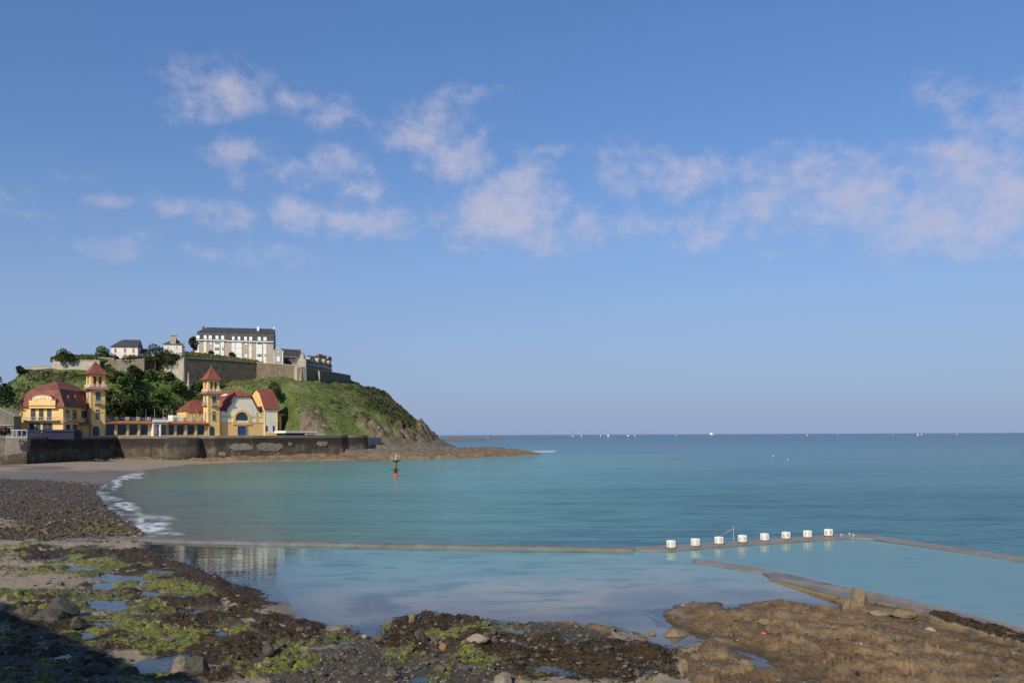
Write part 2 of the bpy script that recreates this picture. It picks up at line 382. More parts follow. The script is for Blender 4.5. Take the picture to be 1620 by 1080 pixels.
for (px, py, rx, ry, s) in CL:
    d = ray(px, py).normalized(); a0 = math.atan2(d.x, d.y); e0 = math.asin(d.z)
    k = (F / (rx * 1.3) * .9, F / (ry * 1.3) * .95)
    vm = n.add('VectorMath', operation='MULTIPLY_ADD'); n.set(vm.inputs[0], wv2.outputs[0]); vm.inputs[1].default_value = (k[0], k[1], 0); vm.inputs[2].default_value = (-a0 * k[0], -e0 * k[1], 0)
    ln = n.add('VectorMath', operation='LENGTH'); n.set(ln.inputs[0], vm.outputs[0])
    v = n.rng(ln.outputs['Value'], 1.35, .1, 0, s)
    acc = v if acc is None else n.math('MAXIMUM', acc, v)
fb = n.add('TexNoise'); n.set(fb.inputs['Vector'], n.add('Mapping', i_Vector=ae, i_Scale=(1, 1.35, 1))); fb.inputs['Scale'].default_value = 19; fb.inputs['Detail'].default_value = 9; fb.inputs['Roughness'].default_value = .58
dens = n.math('ADD', acc, n.math('MULTIPLY', n.math('SUBTRACT', fb.outputs['Fac'], .5), 2.0))
fb2 = n.add('TexNoise'); n.set(fb2.inputs['Vector'], n.add('Mapping', i_Vector=ae, i_Scale=(1, 1.2, 1))); fb2.inputs['Scale'].default_value = 52; fb2.inputs['Detail'].default_value = 8; fb2.inputs['Roughness'].default_value = .6
dens = n.math('ADD', dens, n.math('MULTIPLY', n.math('SUBTRACT', fb2.outputs['Fac'], .5), 1.1))
dens = n.rng(dens, .05, 1.3, 0, .72)
dens = n.math('MULTIPLY', dens, n.rng(acc, .02, .3))
hs = n.add('HueSaturation'); hs.inputs['Hue'].default_value = .512; hs.inputs['Saturation'].default_value = 1.0; n.set(hs.inputs['Color'], sky)
SKYGAIN = 1.0
skyc = n.mix(1.0, hs.outputs[0], n.mix(n.rng(el, .03, .5, 0, 1, False), (.84, .91, 1.0), (.92, 1.29, 1.46)), 'MULTIPLY')
# low band of sea haze above the horizon keeps its lavender blue
hz = n.rng(el, .34, -.02)
skyc = n.mix(n.math('MULTIPLY', hz, .85), skyc, (2.75, 3.7, 6.05))
skyc = n.mix(dens, skyc, (5.6, 5.35, 6.5))
bg = n.add('Background'); n.set(bg.inputs[0], skyc); bg.inputs[1].default_value = .1
wo = n.add('OutputWorld'); n.l.new(bg.outputs[0], wo.inputs[0])
W.cycles.sampling_method = 'MANUAL'; W.cycles.sample_map_resolution = 512
SC.view_settings.view_transform = 'Standard'; SC.view_settings.look = 'None'; SC.view_settings.exposure = 0; SC.view_settings.gamma = 1
SC.cycles.max_bounces = 8; SC.cycles.transparent_max_bounces = 8
# ------------------------------------------------------------------ the shore: beach, weed beds, reef, lagoon and pool beds as one sheet
SHORE = [(-460,690),(-460,2400),(2300,2400),(2300,1160),(1720,1020),(1620,995),(1530,974),(1460,957),(1400,952),(1350,950),(1332,968),(1270,956),(1205,954),(1150,962),(1098,951),(1076,957),(1050,971),
 (1072,985),(1105,1001),(1085,1016),(1050,1020),(1015,1013),(990,1004),(920,993),(850,987),(760,982),(700,978),(640,977),(602,983),(590,997),(556,993),(518,986),(480,972),(440,958),(402,940),(352,912),(300,893),(258,880),(236,868),
 (240,852),(226,842),(204,824),(170,802),(152,777),(178,757),(228,743),(300,734.5),(430,730),(560,728),(640,724),(640,690)]
SHW = [tuple(Gn(px, max(py, 700) if py < 1300 else py, 0)) for px, py in SHORE]
SHW = [(float(a), float(b)) for a, b in SHW]
def blobs(px, py, L, wx, wy, soft=.35):
    r = np.zeros(np.shape(px))
    for b in L:
        x0, y0, rx, ry = b[:4]; an = math.radians(b[4]) if len(b) > 4 else 0; s = b[5] if len(b) > 5 else 1
        dx = (px + wx - x0); dy = (py + wy - y0)
        # turn in picture-like ground units: the y axis is foreshortened
        u = dx * math.cos(an) + dy * math.sin(an); v = -dx * math.sin(an) + dy * math.cos(an)
        d = np.hypot(u / rx, v / ry); r = np.maximum(r, s * sst(1 + soft, 1 - soft, d))
    return r
GREEN = [(150,905,150,20),(60,875,80,8),(250,935,110,22),(140,970,70,22,0,.8),(170,1000,80,20),(260,1010,90,20),(230,1040,40,10),(315,1062,40,14),(380,1050,40,14),(440,1022,45,8),(480,1012,40,8),
 (625,990,25,10),(680,1008,60,9),(640,1003,30,12),(745,1030,60,16),(760,1010,40,8),(655,1040,20,8),(720,1045,25,10),(770,1062,25,8),(815,1050,28,9),(835,1070,30,8),(700,1075,20,10),(960,1072,50,7),(820,1020,30,6),(1010,1076,30,7),
 (150,843,70,6),(170,832,40,6),(60,846,30,4),(120,815,25,4,0,.6),(200,842,30,6),(265,1070,30,10),(560,1000,22,7),(540,1015,20,6)]
BROWN = [(300,893,85,28,20),(395,938,80,30,25),(440,985,85,26,12),(360,1035,70,26,-5),(310,985,60,14,0,.8),(60,877,50,6),(170,878,60,6),(240,885,60,9),(300,950,50,10,0,.8),(210,905,40,7,0,.7),(90,1000,30,10,0,.5),
 (690,987,75,12),(640,1000,20,8,0,.6),(800,1025,60,14),(850,1020,60,10),(920,1040,90,16),(960,1065,110,16),(1010,1033,60,10),(1080,1045,40,8,0,.6),(760,983,60,6),(830,1060,30,8,0,.6),(1570,988,85,9,15),(1470,966,30,4,15),(480,998,50,10,5)]
COBB = [(90,800,130,38),(40,770,110,9),(150,840,90,18),(60,850,90,10),(500,1060,130,30),(620,1050,130,45),(460,1045,60,20),(740,1000,60,14),(830,995,70,10),(560,1025,60,12),(700,1062,130,25),(520,1012,40,8),(900,1005,70,12),(1000,1055,90,25,0,.6),
 (1120,1060,90,20,0,.6),(60,985,60,14,0,.7),(100,1055,120,30,0,.8),(130,955,55,8,0,.7),(80,940,60,6,0,.6),(250,980,80,20,0,.4),(420,1000,70,20,0,.5)]
ROCK = [(960,995,50,10),(880,990,30,7,0,.8),(1025,1002,12,5)]
POOLS = [(187,915,44,8),(157,929,26,5.5),(230,938,24,4.5),(167,957,28,8),(150,987,22,6),(127,1007,26,7),(262,1049,58,13,-10),(205,1000,16,4),(300,965,26,4),(255,905,22,4),(350,1005,18,4),(95,1040,20,5),(280,942,25,4,0,.8),(330,1020,20,4,0,.7),(90,884,18,4),(130,900,20,4),
 (687,1027,16,5),(817,1015,16,5),(910,1015,18,4),(867,1060,45,8,8),(750,1052,22,6),(673,1075,18,5),(807,1000,18,4),(790,1036,20,4),(720,1020,12,4),(640,1060,12,3),(1030,1060,26,6),(998,1041,18,4),(1273,1075,26,6),
 (1172,1030,42,6,14),(1195,1049,36,8,10),(1095,1010,22,4),(596,998,22,9,40),(1225,992,14,2),(560,1018,14,3),(930,1062,16,4),(480,1040,12,3),(1080,1072,18,4)]
SANDH = [(55,898,70,7),(60,924,90,11),(25,953,40,6),(210,1042,45,9),(470,966,60,14),(530,1030,50,8,0,.6),(560,1066,50,7,0,.5),(130,968,20,5)]
MIXB = [(200,960,280,80),(330,1030,220,55),(120,890,160,22),(700,1030,190,48),(920,1045,180,36),(100,1050,160,50)]
def shore_rows():
    r = list(np.arange(2250, 1140, -60)) + list(np.arange(1140, 1084, -3)) + list(np.arange(1084, 862, -1.35)) + list(np.arange(862, 721, -1.1))
    return np.array(r)
def shore_cols():
    return np.array(list(np.arange(-440, -40, 16)) + list(np.arange(-40, 1662, 2.1)) + list(np.arange(1662, 2240, 16)))
_rows = shore_rows(); _cols = shore_cols()
PX, PY = np.meshgrid(_cols, _rows)
X0, Y0 = Gn(PX, PY, 0.0)
def shore_fields(px, py, x, y):
    near = sst(740, 900, py)
    wx = 26 * fbm(x * .55, y * .3, 4, 3); wy = (3 + 7 * near) * fbm(x * .5 + 40, y * .35, 4, 5)
    sd = segdist(x, y, SHW); ins = inpoly(x, y, SHW); sd = np.where(ins, sd, -sd)
    sd = sd + (.25 + .7 * near) * fbm(x * .5, y * .5, 4, 9) * np.where(py > 865, 1, .5)
    n1 = fbm(x * 1.3, y * 1.3, 5, 21); n2 = fbm(x * 4.5, y * 4.5, 3, 31)
    reefpoly = [(1010,960),(1400,930),(1760,1010),(1760,1160),(1130,1160),(1075,1062),(1060,1040),(1120,1020)]
    rw = segdist(px, py, reefpoly); rk = np.where(inpoly(px + wx * .6, py + wy, reefpoly), np.clip(rw / 14 + .3, 0, 1), np.clip(.3 - rw / 16, 0, 1)); rk = sst(0.1, .75, rk)
    rk = np.maximum(rk, blobs(px, py, ROCK, wx, wy))
    gr = blobs(px, py, GREEN, wx, wy) * sst(-.45, .25, n1 + .25)
    cb = blobs(px, py, COBB, wx, wy); po = blobs(px, py, POOLS, wx * .8, wy * .5, .25)
    sa = blobs(px, py, SANDH, wx * 1.1, wy * 1.0, .6)
    mixb = blobs(px, py, MIXB, wx, wy)
    cb = np.maximum(cb, mixb * sst(-.9, -.1, n2 + n1 + .25 * fbm(x * 2.2, y * 2.2, 3, 41)))
    g2 = fbm(x * .75 + 7, y * .9, 5, 44)
    gr = np.maximum(gr, mixb * sst(-.22, .22, g2) * np.where(px < 560, 1, .8))
    br = np.maximum(blobs(px, py, BROWN, wx * .7, wy * .7), mixb * sst(.18, .45, fbm(x * .6 + 31, y * .8 + 9, 5, 47)))
    pn = blobs(px, py, [(a[0], a[1], a[2] * 1.5, a[3] * 2.6) + tuple(a[4:]) for a in POOLS], wx * .8, wy * .5, .5)
    br = br * (1 - sa); gr = gr * (1 - .8 * sa) * (1 - br * .85) ; cb = cb * (1 - .75 * sa)
    bw = blobs(px, py, [(1500,988,36,5,14),(1562,1005,64,8,14),(1645,1026,74,9,14)], wx * .2, wy * .3); br = np.maximum(br, bw); rk = rk * (1 - .9 * bw)
    br = br * sst(-.75, -.1, n1 + .2 * n2 + .15) ; gr = gr * (1 - rk * .9); br = br * (1 - rk * .6); cb = cb * (1 - rk * .7)
    return dict(sd=sd, n1=n1, n2=n2, rk=rk, gr=gr, br=br, cb=cb, po=po, pn=pn, bw=bw)
D = shore_fields(PX, PY, X0, Y0)
def shore_height(px, py, x, y, D):
    near = sst(862, 880, py)
    sd = D['sd']; z = np.where(sd > 0, np.minimum(.045 * sd, .13) * near + (1 - near) * np.minimum(.028 * sd, .85), np.maximum(.07 * sd, -.9))
    up = np.clip(sd * 1.4, 0, 1)
    z = z + up * (D['gr'] * (.05 + .07 * D['n1'] + .05 * D['n2']) + D['br'] * (.16 + .07 * D['n1'] + .03 * D['n2']))
    z = z + up * D['cb'] * (.03 + .05 * D['n2'] + .05 * D['n1']) * np.where(py < 862, 1.6, 1)
    z = z + up * (.03 * D['n1'] + .012 * D['n2']) * near
    # tilted strata of the reef
    a = math.radians(-34); s = x * math.cos(a) + y * math.sin(a); t = -x * math.sin(a) + y * math.cos(a)
    w = fbm(x * .35, y * .35, 3, 51)
    saw = np.mod(t * .95 + 1.1 * w + .35 * fbm(x * 1.2, y * 1.2, 3, 61), 1.0); saw2 = np.mod(t * 2.9 + 1.6 * w + .5 * fbm(x * 2.2, y * 2.2, 3, 66) + .25 * s, 1.0)
    lump = ridge(s * .45, t * .8, 5, 71)
    blockn = vn(s * 1.1 + w * 2, t * 1.8, 81); blk = np.floor(blockn * 5) / 5
    ws, wt = s + .35 * w + .1 * fbm(x * 2, y * 2, 2, 63), t + .45 * w + .08 * fbm(x * 2.3, y * 2.3, 2, 64)
    c1, t1, e1 = cells(ws * .55, wt * 1.25, 301); c2, t2, e2 = cells(ws * 1.5 + 9, wt * 3.3, 311); c3, t3, e3 = cells(ws * 4.2, wt * 7.5 + 3, 321)
    wall_y = np.interp(px, [1000, 1345, 1460, 1620, 1800], [936, 955, 976, 1018, 1070])
    low_ = .22 + .78 * sst(6, 62, py - wall_y) * (px > 1330) + .78 * (px <= 1330) + .5 * np.exp(-((px - 1385) / 62) ** 2 - ((py - 966) / 13) ** 2)
    rockz = .02 + low_ * (.20 * sst(.25, .8, lump) + .16 * (1 - saw) + .17 * c1 + .34 * t1 + .10 * c2 + .16 * t2 + .045 * c3 + .06 * t3 + .18 * fbm(x * .3, y * .3, 3, 91)) + .03 * fbm(x * 8, y * 8, 3, 95) - .10 * sst(.07, 0, e1) - .045 * sst(.08, 0, e2) - .02 * sst(.1, 0, e3)
    D['cell'] = .55 * c1 + .3 * c2 + .15 * c3
    edge = np.clip(.35 + sd * .5, 0, 1)
    z = z * (1 - D['rk']) + D['rk'] * np.where(sd > -.4, (rockz * edge * .95), z)
    z = z + .22 * D['bw'] * np.clip(sd * 2, 0, 1); z = z * (1 - .7 * D['pn']); z = z * (1 - D['po']) + D['po'] * np.minimum(z, -.07 - .05 * D['n1'])
    # the part of the sheet farther up the beach, along the wall
    return z
Z0 = shore_height(PX, PY, X0, Y0, D)
# the bed of the pool is dug out
POOLPX = [(1100,868),(1345,850),(1620,886),(1760,904),(1760,1025),(1460,962),(1345,934),(1240,907),(1110,884)]
inp = inpoly(PX, PY, POOLPX); Z0 = np.where(inp, np.minimum(Z0, -1.2), Z0)
beyond = PY < 727; Z0 = np.where(beyond, Z0 - (727 - PY) * .35, Z0)
me = npmesh('shore', np.stack([X0, Y0, Z0], -1).reshape(-1, 3), gridq(*PX.shape)[:, ::-1], True)
attr(me, 'weed', np.stack([D['gr'], D['br'], D['rk']], -1).reshape(-1, 3)); attr(me, 'cob', D['cb'].ravel()); attr(me, 'cell', D['cell'].ravel()); attr(me, 'pool', D['po'].ravel())
_c = ridge(X0 * 1.1, Y0 * 1.1, 3, 71); attr(me, 'beach', sst(775, 740, PY).ravel())
damp = blobs(PX, PY, [(120,750,160,4),(60,742,60,2),(200,745,60,3),(190,765,60,14),(80,757,100,4)], 30 * fbm(X0 * .06, Y0 * .06, 3, 12), 5 * fbm(X0 * .05, Y0 * .05, 3, 15))
attr(me, 'damp', np.maximum(damp, np.where(D['sd'] < -.6, .15, sst(1.2, -.2, D['sd']) * .9)).ravel())
def shore_mat():
    m, nt = newmat('shore'); n = N(nt); sp = n.add('SeparateColor'); n.set(sp.inputs[0], n.at('weed', 'Color'))
    gr, br, rk = sp.outputs[0], sp.outputs[1], sp.outputs[2]
    fine = n.noise(9, 8, .7); mid = n.noise(2.2, 7, .65); big = n.noise(.35, 5, .6)
    sand = n.ramp(mid, [(.3, (.235, .175, .112)), (.7, (.33, .25, .165))]); sand = n.mix(n.rng(big, .4, .65, 0, .45), sand, (.21, .16, .115))
    sand = n.mix(n.rng(fine, .6, .72, 0, .6), sand, (.06, .05, .035))
    dmp = n.math('MULTIPLY', n.at('damp'), n.rng(mid, .3, .6, .6, 1)); col = n.mix(n.math('MULTIPLY', dmp, .7), sand, (.085, .062, .042))
    cobc = n.ramp(fine, [(.3, (.024, .018, .012)), (.5, (.068, .050, .033)), (.68, (.125, .094, .062)), (.8, (.20, .16, .115))]); cobc = n.mix(n.rng(big, .45, .6, 0, .45), cobc, (.03, .036, .014))
    col = n.mix(n.rng(n.math('ADD', n.at('cob'), n.math('MULTIPLY', n.math('SUBTRACT', mid, .5), 1.4)), .35, .7), col, cobc)
    rc = n.ramp(n.noise(1.6, 9, .72, n.coord((.8, 1.6, 2.5), (0, 0, .5))), [(.26, (.038, .028, .018)), (.41, (.108, .080, .050)), (.55, (.195, .150, .095)), (.72, (.32, .255, .175))])
    rc = n.mix(n.rng(big, .42, .62, 0, .55), rc, (.155, .105, .05)); rc = n.mix(n.rng(n.noise(4, 8, .75, n.coord((.6, 1.6, 2), (0, 0, .5))), .53, .66, 0, .85), rc, (.035, .028, .020)); rc = n.mix(n.rng(n.noise(11, 6, .7), .56, .7, 0, .6), rc, (.34, .28, .20))
    cl = n.at('cell'); rc = n.mix(n.rng(cl, .5, .8, 0, .5), rc, (.30, .24, .165)); rc = n.mix(n.rng(cl, .45, .2, 0, .5), rc, (.075, .055, .036))
    zz = n.add('SeparateXYZ'); n.set(zz.inputs[0], n.tc.outputs['Object'])
    rc = n.mix(n.rng(zz.outputs[2], .16, .03, 0, .75), rc, (.06, .05, .022))
    rc = n.mix(1.0, rc, (.90, .76, .58), 'MULTIPLY')
    col = n.mix(n.rng(n.math('ADD', rk, n.math('MULTIPLY', n.math('SUBTRACT', mid, .5), .6)), .3, .6), col, rc)
    gc = n.ramp(n.noise(5, 8, .7), [(.28, (.03, .032, .009)), (.43, (.085, .092, .015)), (.56, (.18, .185, .024)), (.72, (.29, .28, .04))])
    gc = n.mix(n.rng(big, .45, .65, 0, .55), gc, (.05, .048, .024))
    col = n.mix(n.rng(n.math('ADD', gr, n.math('MULTIPLY', n.math('SUBTRACT', n.noise(3.2, 7, .7), .5), 1.9)), .38, .68), col, gc)
    bc = n.ramp(n.noise(6, 8, .7), [(.3, (.014, .008, .003)), (.52, (.045, .026, .008)), (.72, (.10, .062, .016))])
    col = n.mix(n.rng(n.math('ADD', br, n.math('MULTIPLY', n.math('SUBTRACT', mid, .5), 1.0)), .35, .6), col, bc)
    col = n.mix(n.math('MULTIPLY', n.rng(n.at('pool'), .3, .8), .55), col, (.07, .06, .05))
    rough = n.ramp(mid, [(.3, .45), (.65, .8)]); rough = n.mix(n.at('damp'), rough, (.38,) * 3)
    h = n.mix(.5, n.noise(7, 9, .75), n.noise(22, 5, .7))
    n.out(col, rough, n.bump(h, .9, .09), Specular_IOR_Level=.35); return m
tag(link('beach_and_reef_ground', me, shore_mat()), 'sandy and rocky tidal shore with weed beds and brown reef', None, None, 'structure')
# height lookup on the sheet (nearest vertex in the pixel grid)
def shore_z(px, py):
    c = np.clip(np.searchsorted(_cols, px), 1, len(_cols) - 1); c = np.where(np.abs(_cols[c - 1] - px) < np.abs(_cols[c] - px), c - 1, c)
    rr = _rows[::-1]; k = np.clip(np.searchsorted(rr, py), 1, len(rr) - 1); k = np.where(np.abs(rr[k - 1] - py) < np.abs(rr[k] - py), k - 1, k)
    r = len(rr) - 1 - k
    return r, c
# ------------------------------------------------------------------ loose stones
ICO = None
def ico():
    global ICO
    if ICO is None:
        bm = bmesh.new(); bmesh.ops.create_icosphere(bm, subdivisions=1, radius=1); bm.verts.ensure_lookup_table()
        ICO = (np.array([v.co[:] for v in bm.verts]), np.array([[v.index for v in f.verts] for f in bm.faces])); bm.free()
    return ICO
def stones_mesh(name, pos, size):
    V, T = ico(); n_ = len(pos); k = len(V)
    sc = np.stack([RNG.uniform(.7, 1.35, n_), RNG.uniform(.6, 1.1, n_), RNG.uniform(.4, .85, n_)], -1)
    R = RNG.uniform(.72, 1.2, (n_, k, 1)); v = V[None] * R * sc[:, None] * size[:, None, None]
    a = RNG.uniform(0, 2 * PI, n_); ca, sa = np.cos(a)[:, None], np.sin(a)[:, None]; tl = RNG.normal(0, .3, n_)[:, None]
    x = v[..., 0] * ca - v[..., 1] * sa; y = v[..., 0] * sa + v[..., 1] * ca; z = v[..., 2] + x * tl * .4
    v = np.stack([x, y, z], -1) + pos[:, None]
    f = T[None] + (np.arange(n_) * k)[:, None, None]
    return npmesh(name, v.reshape(-1, 3), f.reshape(-1, 3))
def scatter(nn, x0, x1, y0, y1, prob):
    px = RNG.uniform(x0, x1, nn); py = RNG.uniform(y0, y1, nn); r, c = shore_z(px, py)
    keep = RNG.uniform(0, 1, nn) < prob(r, c); r, c, px, py = r[keep], c[keep], px[keep], py[keep]
    x, y = Gn(px, py, 0.0); return x, y, Z0[r, c], r, c, px, py
landm = (Z0 > .015)
pr = lambda r, c: landm[r, c] * np.clip(np.where(_cols[c] < 470, .5, .85) * D['cb'][r, c] + .10 * D['rk'][r, c] + .30 * D['gr'][r, c] - .3 * D['br'][r, c] + .018 - 1.2 * D['po'][r, c], 0, 1)
x, y, z, r, c, px, py = scatter(26000, -60, 1680, 866, 1120, pr)
size = .022 + .035 * RNG.exponential(1, len(x)); size = np.minimum(size, .19)
BIG = np.argsort(-size * (900 < py) * (py < 1078) * (px > 0) * (px < 1300))[:230]
small = np.ones(len(x), bool); small[BIG] = False
me = stones_mesh('cobbles', np.stack([x, y, z], -1)[small], size[small]); tag(link('cobbles', me, M['stones']), 'loose dark pebbles and cobbles strewn over sand and weed', 'pebbles', None, 'stuff')
STONE_LABEL = 'fist to head sized dark stone lying loose among weed and pebbles in the foreground'
protos = []
for i in range(9):
    m_ = stones_mesh('loose_stone', np.zeros((1, 3)), np.array([1.0])); m_.materials.append(M['stones']); protos.append(m_)
for i in BIG:
    o = bpy.data.objects.new('loose_stone', protos[int(i) % 9]); COL.objects.link(o); o.location = (x[i], y[i], z[i] + size[i] * .2); s = size[i]; o.scale = (s, s, s); o.rotation_euler = (0, 0, RNG.uniform(0, 6.28))
    tag(o, STONE_LABEL, 'stone', 'loose stones on the foreground shore')
pr2 = lambda r, c: landm[r, c] * np.clip(D['cb'][r, c] + .02, 0, 1)
x, y, z, r, c, px, py = scatter(15000, -60, 245, 760, 861, pr2)
me = stones_mesh('beach_cobbles', np.stack([x, y, z], -1), np.minimum(.04 + .055 * RNG.exponential(1, len(x)), .34)); tag(link('beach_cobbles', me, M['beach_stones']), 'dark cobble bank on the beach behind the causeway', 'cobbles', None, 'stuff')
# ------------------------------------------------------------------ seaweed fronds
def fronds(name, x, y, z, L, wd, up, mat, label):
    n_ = len(x); a = RNG.uniform(0, 2 * PI, n_); dx, dy = np.cos(a), np.sin(a); e = RNG.uniform(.0, up, n_)
    p0 = np.stack([x, y, z + .005], -1); mid = p0 + np.stack([dx * L * .5, dy * L * .5, e], -1); tip = p0 + np.stack([dx * L, dy * L, e * RNG.uniform(-.2, .9, n_)], -1)
    sd = np.stack([-dy * wd, dx * wd, RNG.normal(0, .3, n_) * wd], -1)
    V = np.stack([p0 - sd * .5, p0 + sd * .5, mid + sd, mid - sd, tip + sd * .4, tip - sd * .4], 1).reshape(-1, 3)
    b = (np.arange(n_) * 6)[:, None]; Q = np.concatenate([b + np.array([0, 1, 2, 3]), b + np.array([3, 2, 4, 5])])
    tag(link(name, npmesh(name, V, Q), mat), label, 'seaweed', None, 'stuff')
x, y, z, r, c, px, py = scatter(60000, -60, 1690, 866, 1120, lambda r, c: (Z0[r, c] > -.03) * sst(.3, .7, D['br'][r, c]))
fronds('brown_seaweed', x, y, z, RNG.uniform(.08, .30, len(x)), RNG.uniform(.008, .03, len(x)), .055, M['weed_brown'], 'brown bladder wrack draped over the foreground rocks')
x, y, z, r, c, px, py = scatter(60000, -60, 1690, 866, 1120, lambda r, c: (Z0[r, c] > -.02) * sst(.35, .8, D['gr'][r, c]) * sst(-.5, .3, D['n1'][r, c]))
fronds('green_seaweed', x, y, z, RNG.uniform(.04, .16, len(x)), RNG.uniform(.01, .04, len(x)), .06, M['weed_green'], 'bright green sea lettuce spread over the foreground stones')
# ------------------------------------------------------------------ boulders that stand out
def boulder(px, py, w, h, mat, label, seed, zb=None, depthf=.8, sub=4, group=None):
    rr, cc = shore_z(np.array([px]), np.array([py])); zb = float(max(Z0[rr[0], cc[0]], 0)) if zb is None else zb
    p = G(px, py, zb); bm = bmesh.new(); bmesh.ops.create_icosphere(bm, subdivisions=sub, radius=1)
    d = (p - Vector((0, 0, H))).length / F; W_ = w * d / 2; H_ = h * d
    rng = np.random.default_rng(seed); V = np.array([v.co[:] for v in bm.verts])
    pl = rng.normal(0, 1, (13, 3)); pl[:, 2] = np.abs(pl[:, 2]) * .8; pl /= np.linalg.norm(pl, axis=1)[:, None]; ds = rng.uniform(.62, .92, 13)
    k = np.ones(len(V))
    for q, dd in zip(pl, ds):
        t = V @ q; k = np.minimum(k, np.where(t > dd, dd / np.maximum(t, 1e-3), 1))
    nz = fbm(V[:, 0] * 2.5 + seed, V[:, 1] * 2.5 + V[:, 2] * 2.1, 4, seed) * .07
    V = V * (k + nz)[:, None]
    V = V / np.abs(V[:, :2]).max(); V[:, 2] = (V[:, 2] + .35); V[:, 2] /= V[:, 2].max()
    for v, q in zip(bm.verts, V): v.co = (p.x + q[0] * W_, p.y + q[1] * W_ * depthf, p.z + q[2] * H_ * 1.02)
    me_ = bpy.data.meshes.new('boulder'); bm.to_mesh(me_); bm.free()
    return tag(link('boulder', me_, mat), label, 'boulder', group)
BT, BD, BP = M['boulder_tan'], M['boulder'], M['boulder_pale']
boulder(1359, 962, 30, 30, BT, 'upright tan boulder leaning against the inner pool wall', 3, zb=.15)
boulder(1343, 966, 20, 17, BT, 'low tan rock at the foot of the upright boulder by the pool', 5, zb=.0)
boulder(1430, 973, 36, 9, BT, 'rounded tan rock on the reef beside the inner pool wall', 7, zb=.2)
boulder(1393, 970, 36, 7, BT, 'flat tan rock between the upright boulder and the rounded rock on the reef', 9, zb=.2)
boulder(95, 971, 54, 23, BD, 'large dark humped boulder on the sand at the left', 11)
boulder(78, 982, 60, 16, BD, 'broad low dark rock in front of the humped boulder on the sand', 13)
boulder(121, 988, 22, 12, BD, 'small black angular rock beside a tide pool left of the weed bed', 15)
boulder(65, 986, 26, 14, BD, 'grey pointed rock at the edge of the shadow on the left shore', 17)
boulder(40, 985, 40, 22, BD, 'dark rock half in the shadow at the left edge', 18)
boulder(285, 1062, 30, 23, BP, 'pale triangular rock standing at the end of the long tide pool', 19)
boulder(312, 1063, 40, 24, BD, 'dark weedy rock next to the pale triangular rock', 21)
boulder(425, 1031, 20, 15, BD, 'brown flat topped stone at the foot of the brown weed bank', 23)
boulder(652, 983, 14, 13, BT, 'squarish ochre stone standing at the lagoon edge on the central weed bed', 25)
boulder(664, 1013, 24, 17, BD, 'grey brown block with vertical sides in the central weed bed', 27)
boulder(599, 1015, 22, 14, BD, 'dark squat stone at the mouth of the small channel', 29)
boulder(756, 1013, 36, 11, BP, 'long pale brown slab lying among dark cobbles in the centre', 31)
boulder(702, 1026, 14, 9, M['rust'], 'rust coloured stone between tide pools in the central weed bed', 33)
boulder(795, 1078, 34, 14, BP, 'grey brown flat stone at the bottom edge of the centre shore', 35)
boulder(1146, 1046, 40, 15, BT, 'tan boulder on the near bank of the reef pool', 37, zb=.1)
boulder(1176, 1054, 34, 11, BT, 'low tan stone jutting into the reef pool', 39, zb=.08)
boulder(205, 1066, 30, 12, BD, 'dark rock in the shadow edge at the bottom left', 41)
boulder(150, 1063, 36, 14, BD, 'black rock in shadow below the small patch of sand', 43)
boulder(1032, 1003, 14, 5, BT, 'small tan islet rock awash in the lagoon', 45, zb=0)
boulder(1068, 1004, 38, 11, BT, 'long tan rock awash in the inlet beside the reef', 47, zb=0)
# orange scrap lying on the reef
p = G(1208, 1020, .55)
def scrap():
    bm = bmesh.new(); bmesh.ops.create_icosphere(bm, subdivisions=3, radius=1)
    for v in bm.verts:
        q = v.co.copy(); k = 1 + .35 * math.sin(q.x * 5 + 1) * math.sin(q.y * 4) + .25 * math.sin(q.z * 7 + q.x * 3)
        v.co = Vector((q.x * .13 * k, q.y * .07 * k, q.z * .045 * k + (.03 if q.x < 0 else 0)))
    me_ = bpy.data.meshes.new('plastic_scrap'); bm.to_mesh(me_); bm.free(); return me_
rr, cc = shore_z(np.array([1208.]), np.array([1020.])); zs = float(Z0[rr[0], cc[0]])
o = link('plastic_scrap', scrap(), M['orange']); q = G(1208, 1020, 0); o.location = (q.x, q.y, zs + .03); o.scale = (.62, .62, .62)
tag(o, 'bright orange crumpled scrap lying on the brown reef', 'litter')
# ------------------------------------------------------------------ the sea, lagoon and pool water
def sea_rows():
    fa = hor(810)
    ds = list(np.geomspace(.32, 6, 22)) + list(np.arange(6.6, 60, .9)) + list(np.arange(60, 190, 1.1)) + list(np.arange(190, 420, 3.0))
    return np.array(ds)
sc_ = np.array(list(np.arange(-3600, -200, 170)) + list(np.arange(-200, 1820, 5.0)) + list(np.arange(1820, 5200, 170)))
SX, SD = np.meshgrid(sc_, sea_rows()); SY = hor(810) - (SX - 810) * ROLL + SD
WX, WY = Gn(SX, SY, 0.0)
Fs = shore_fields(SX, SY, WX, WY)
sdW = np.where(inpoly(WX, WY, SHW), 1, -1) * segdist(WX, WY, SHW)
LAG = [(228,853),(600,861),(1000,867.5),(1060,871),(1345,850),(1620,886),(1780,908),(2300,960),(2300,1700),(-300,1700),(-300,1000),(0,868)]
lag = inpoly(SX, SY, LAG); pool = inpoly(SX, SY, POOLPX)
poolw = np.clip(segdist(SX, SY, POOLPX) / 7, 0, 1) * pool
rawdist = np.maximum(-sdW, 0)
depth = np.where(lag, np.minimum(.07 * rawdist, .9), np.minimum(.06 * rawdist, 3))
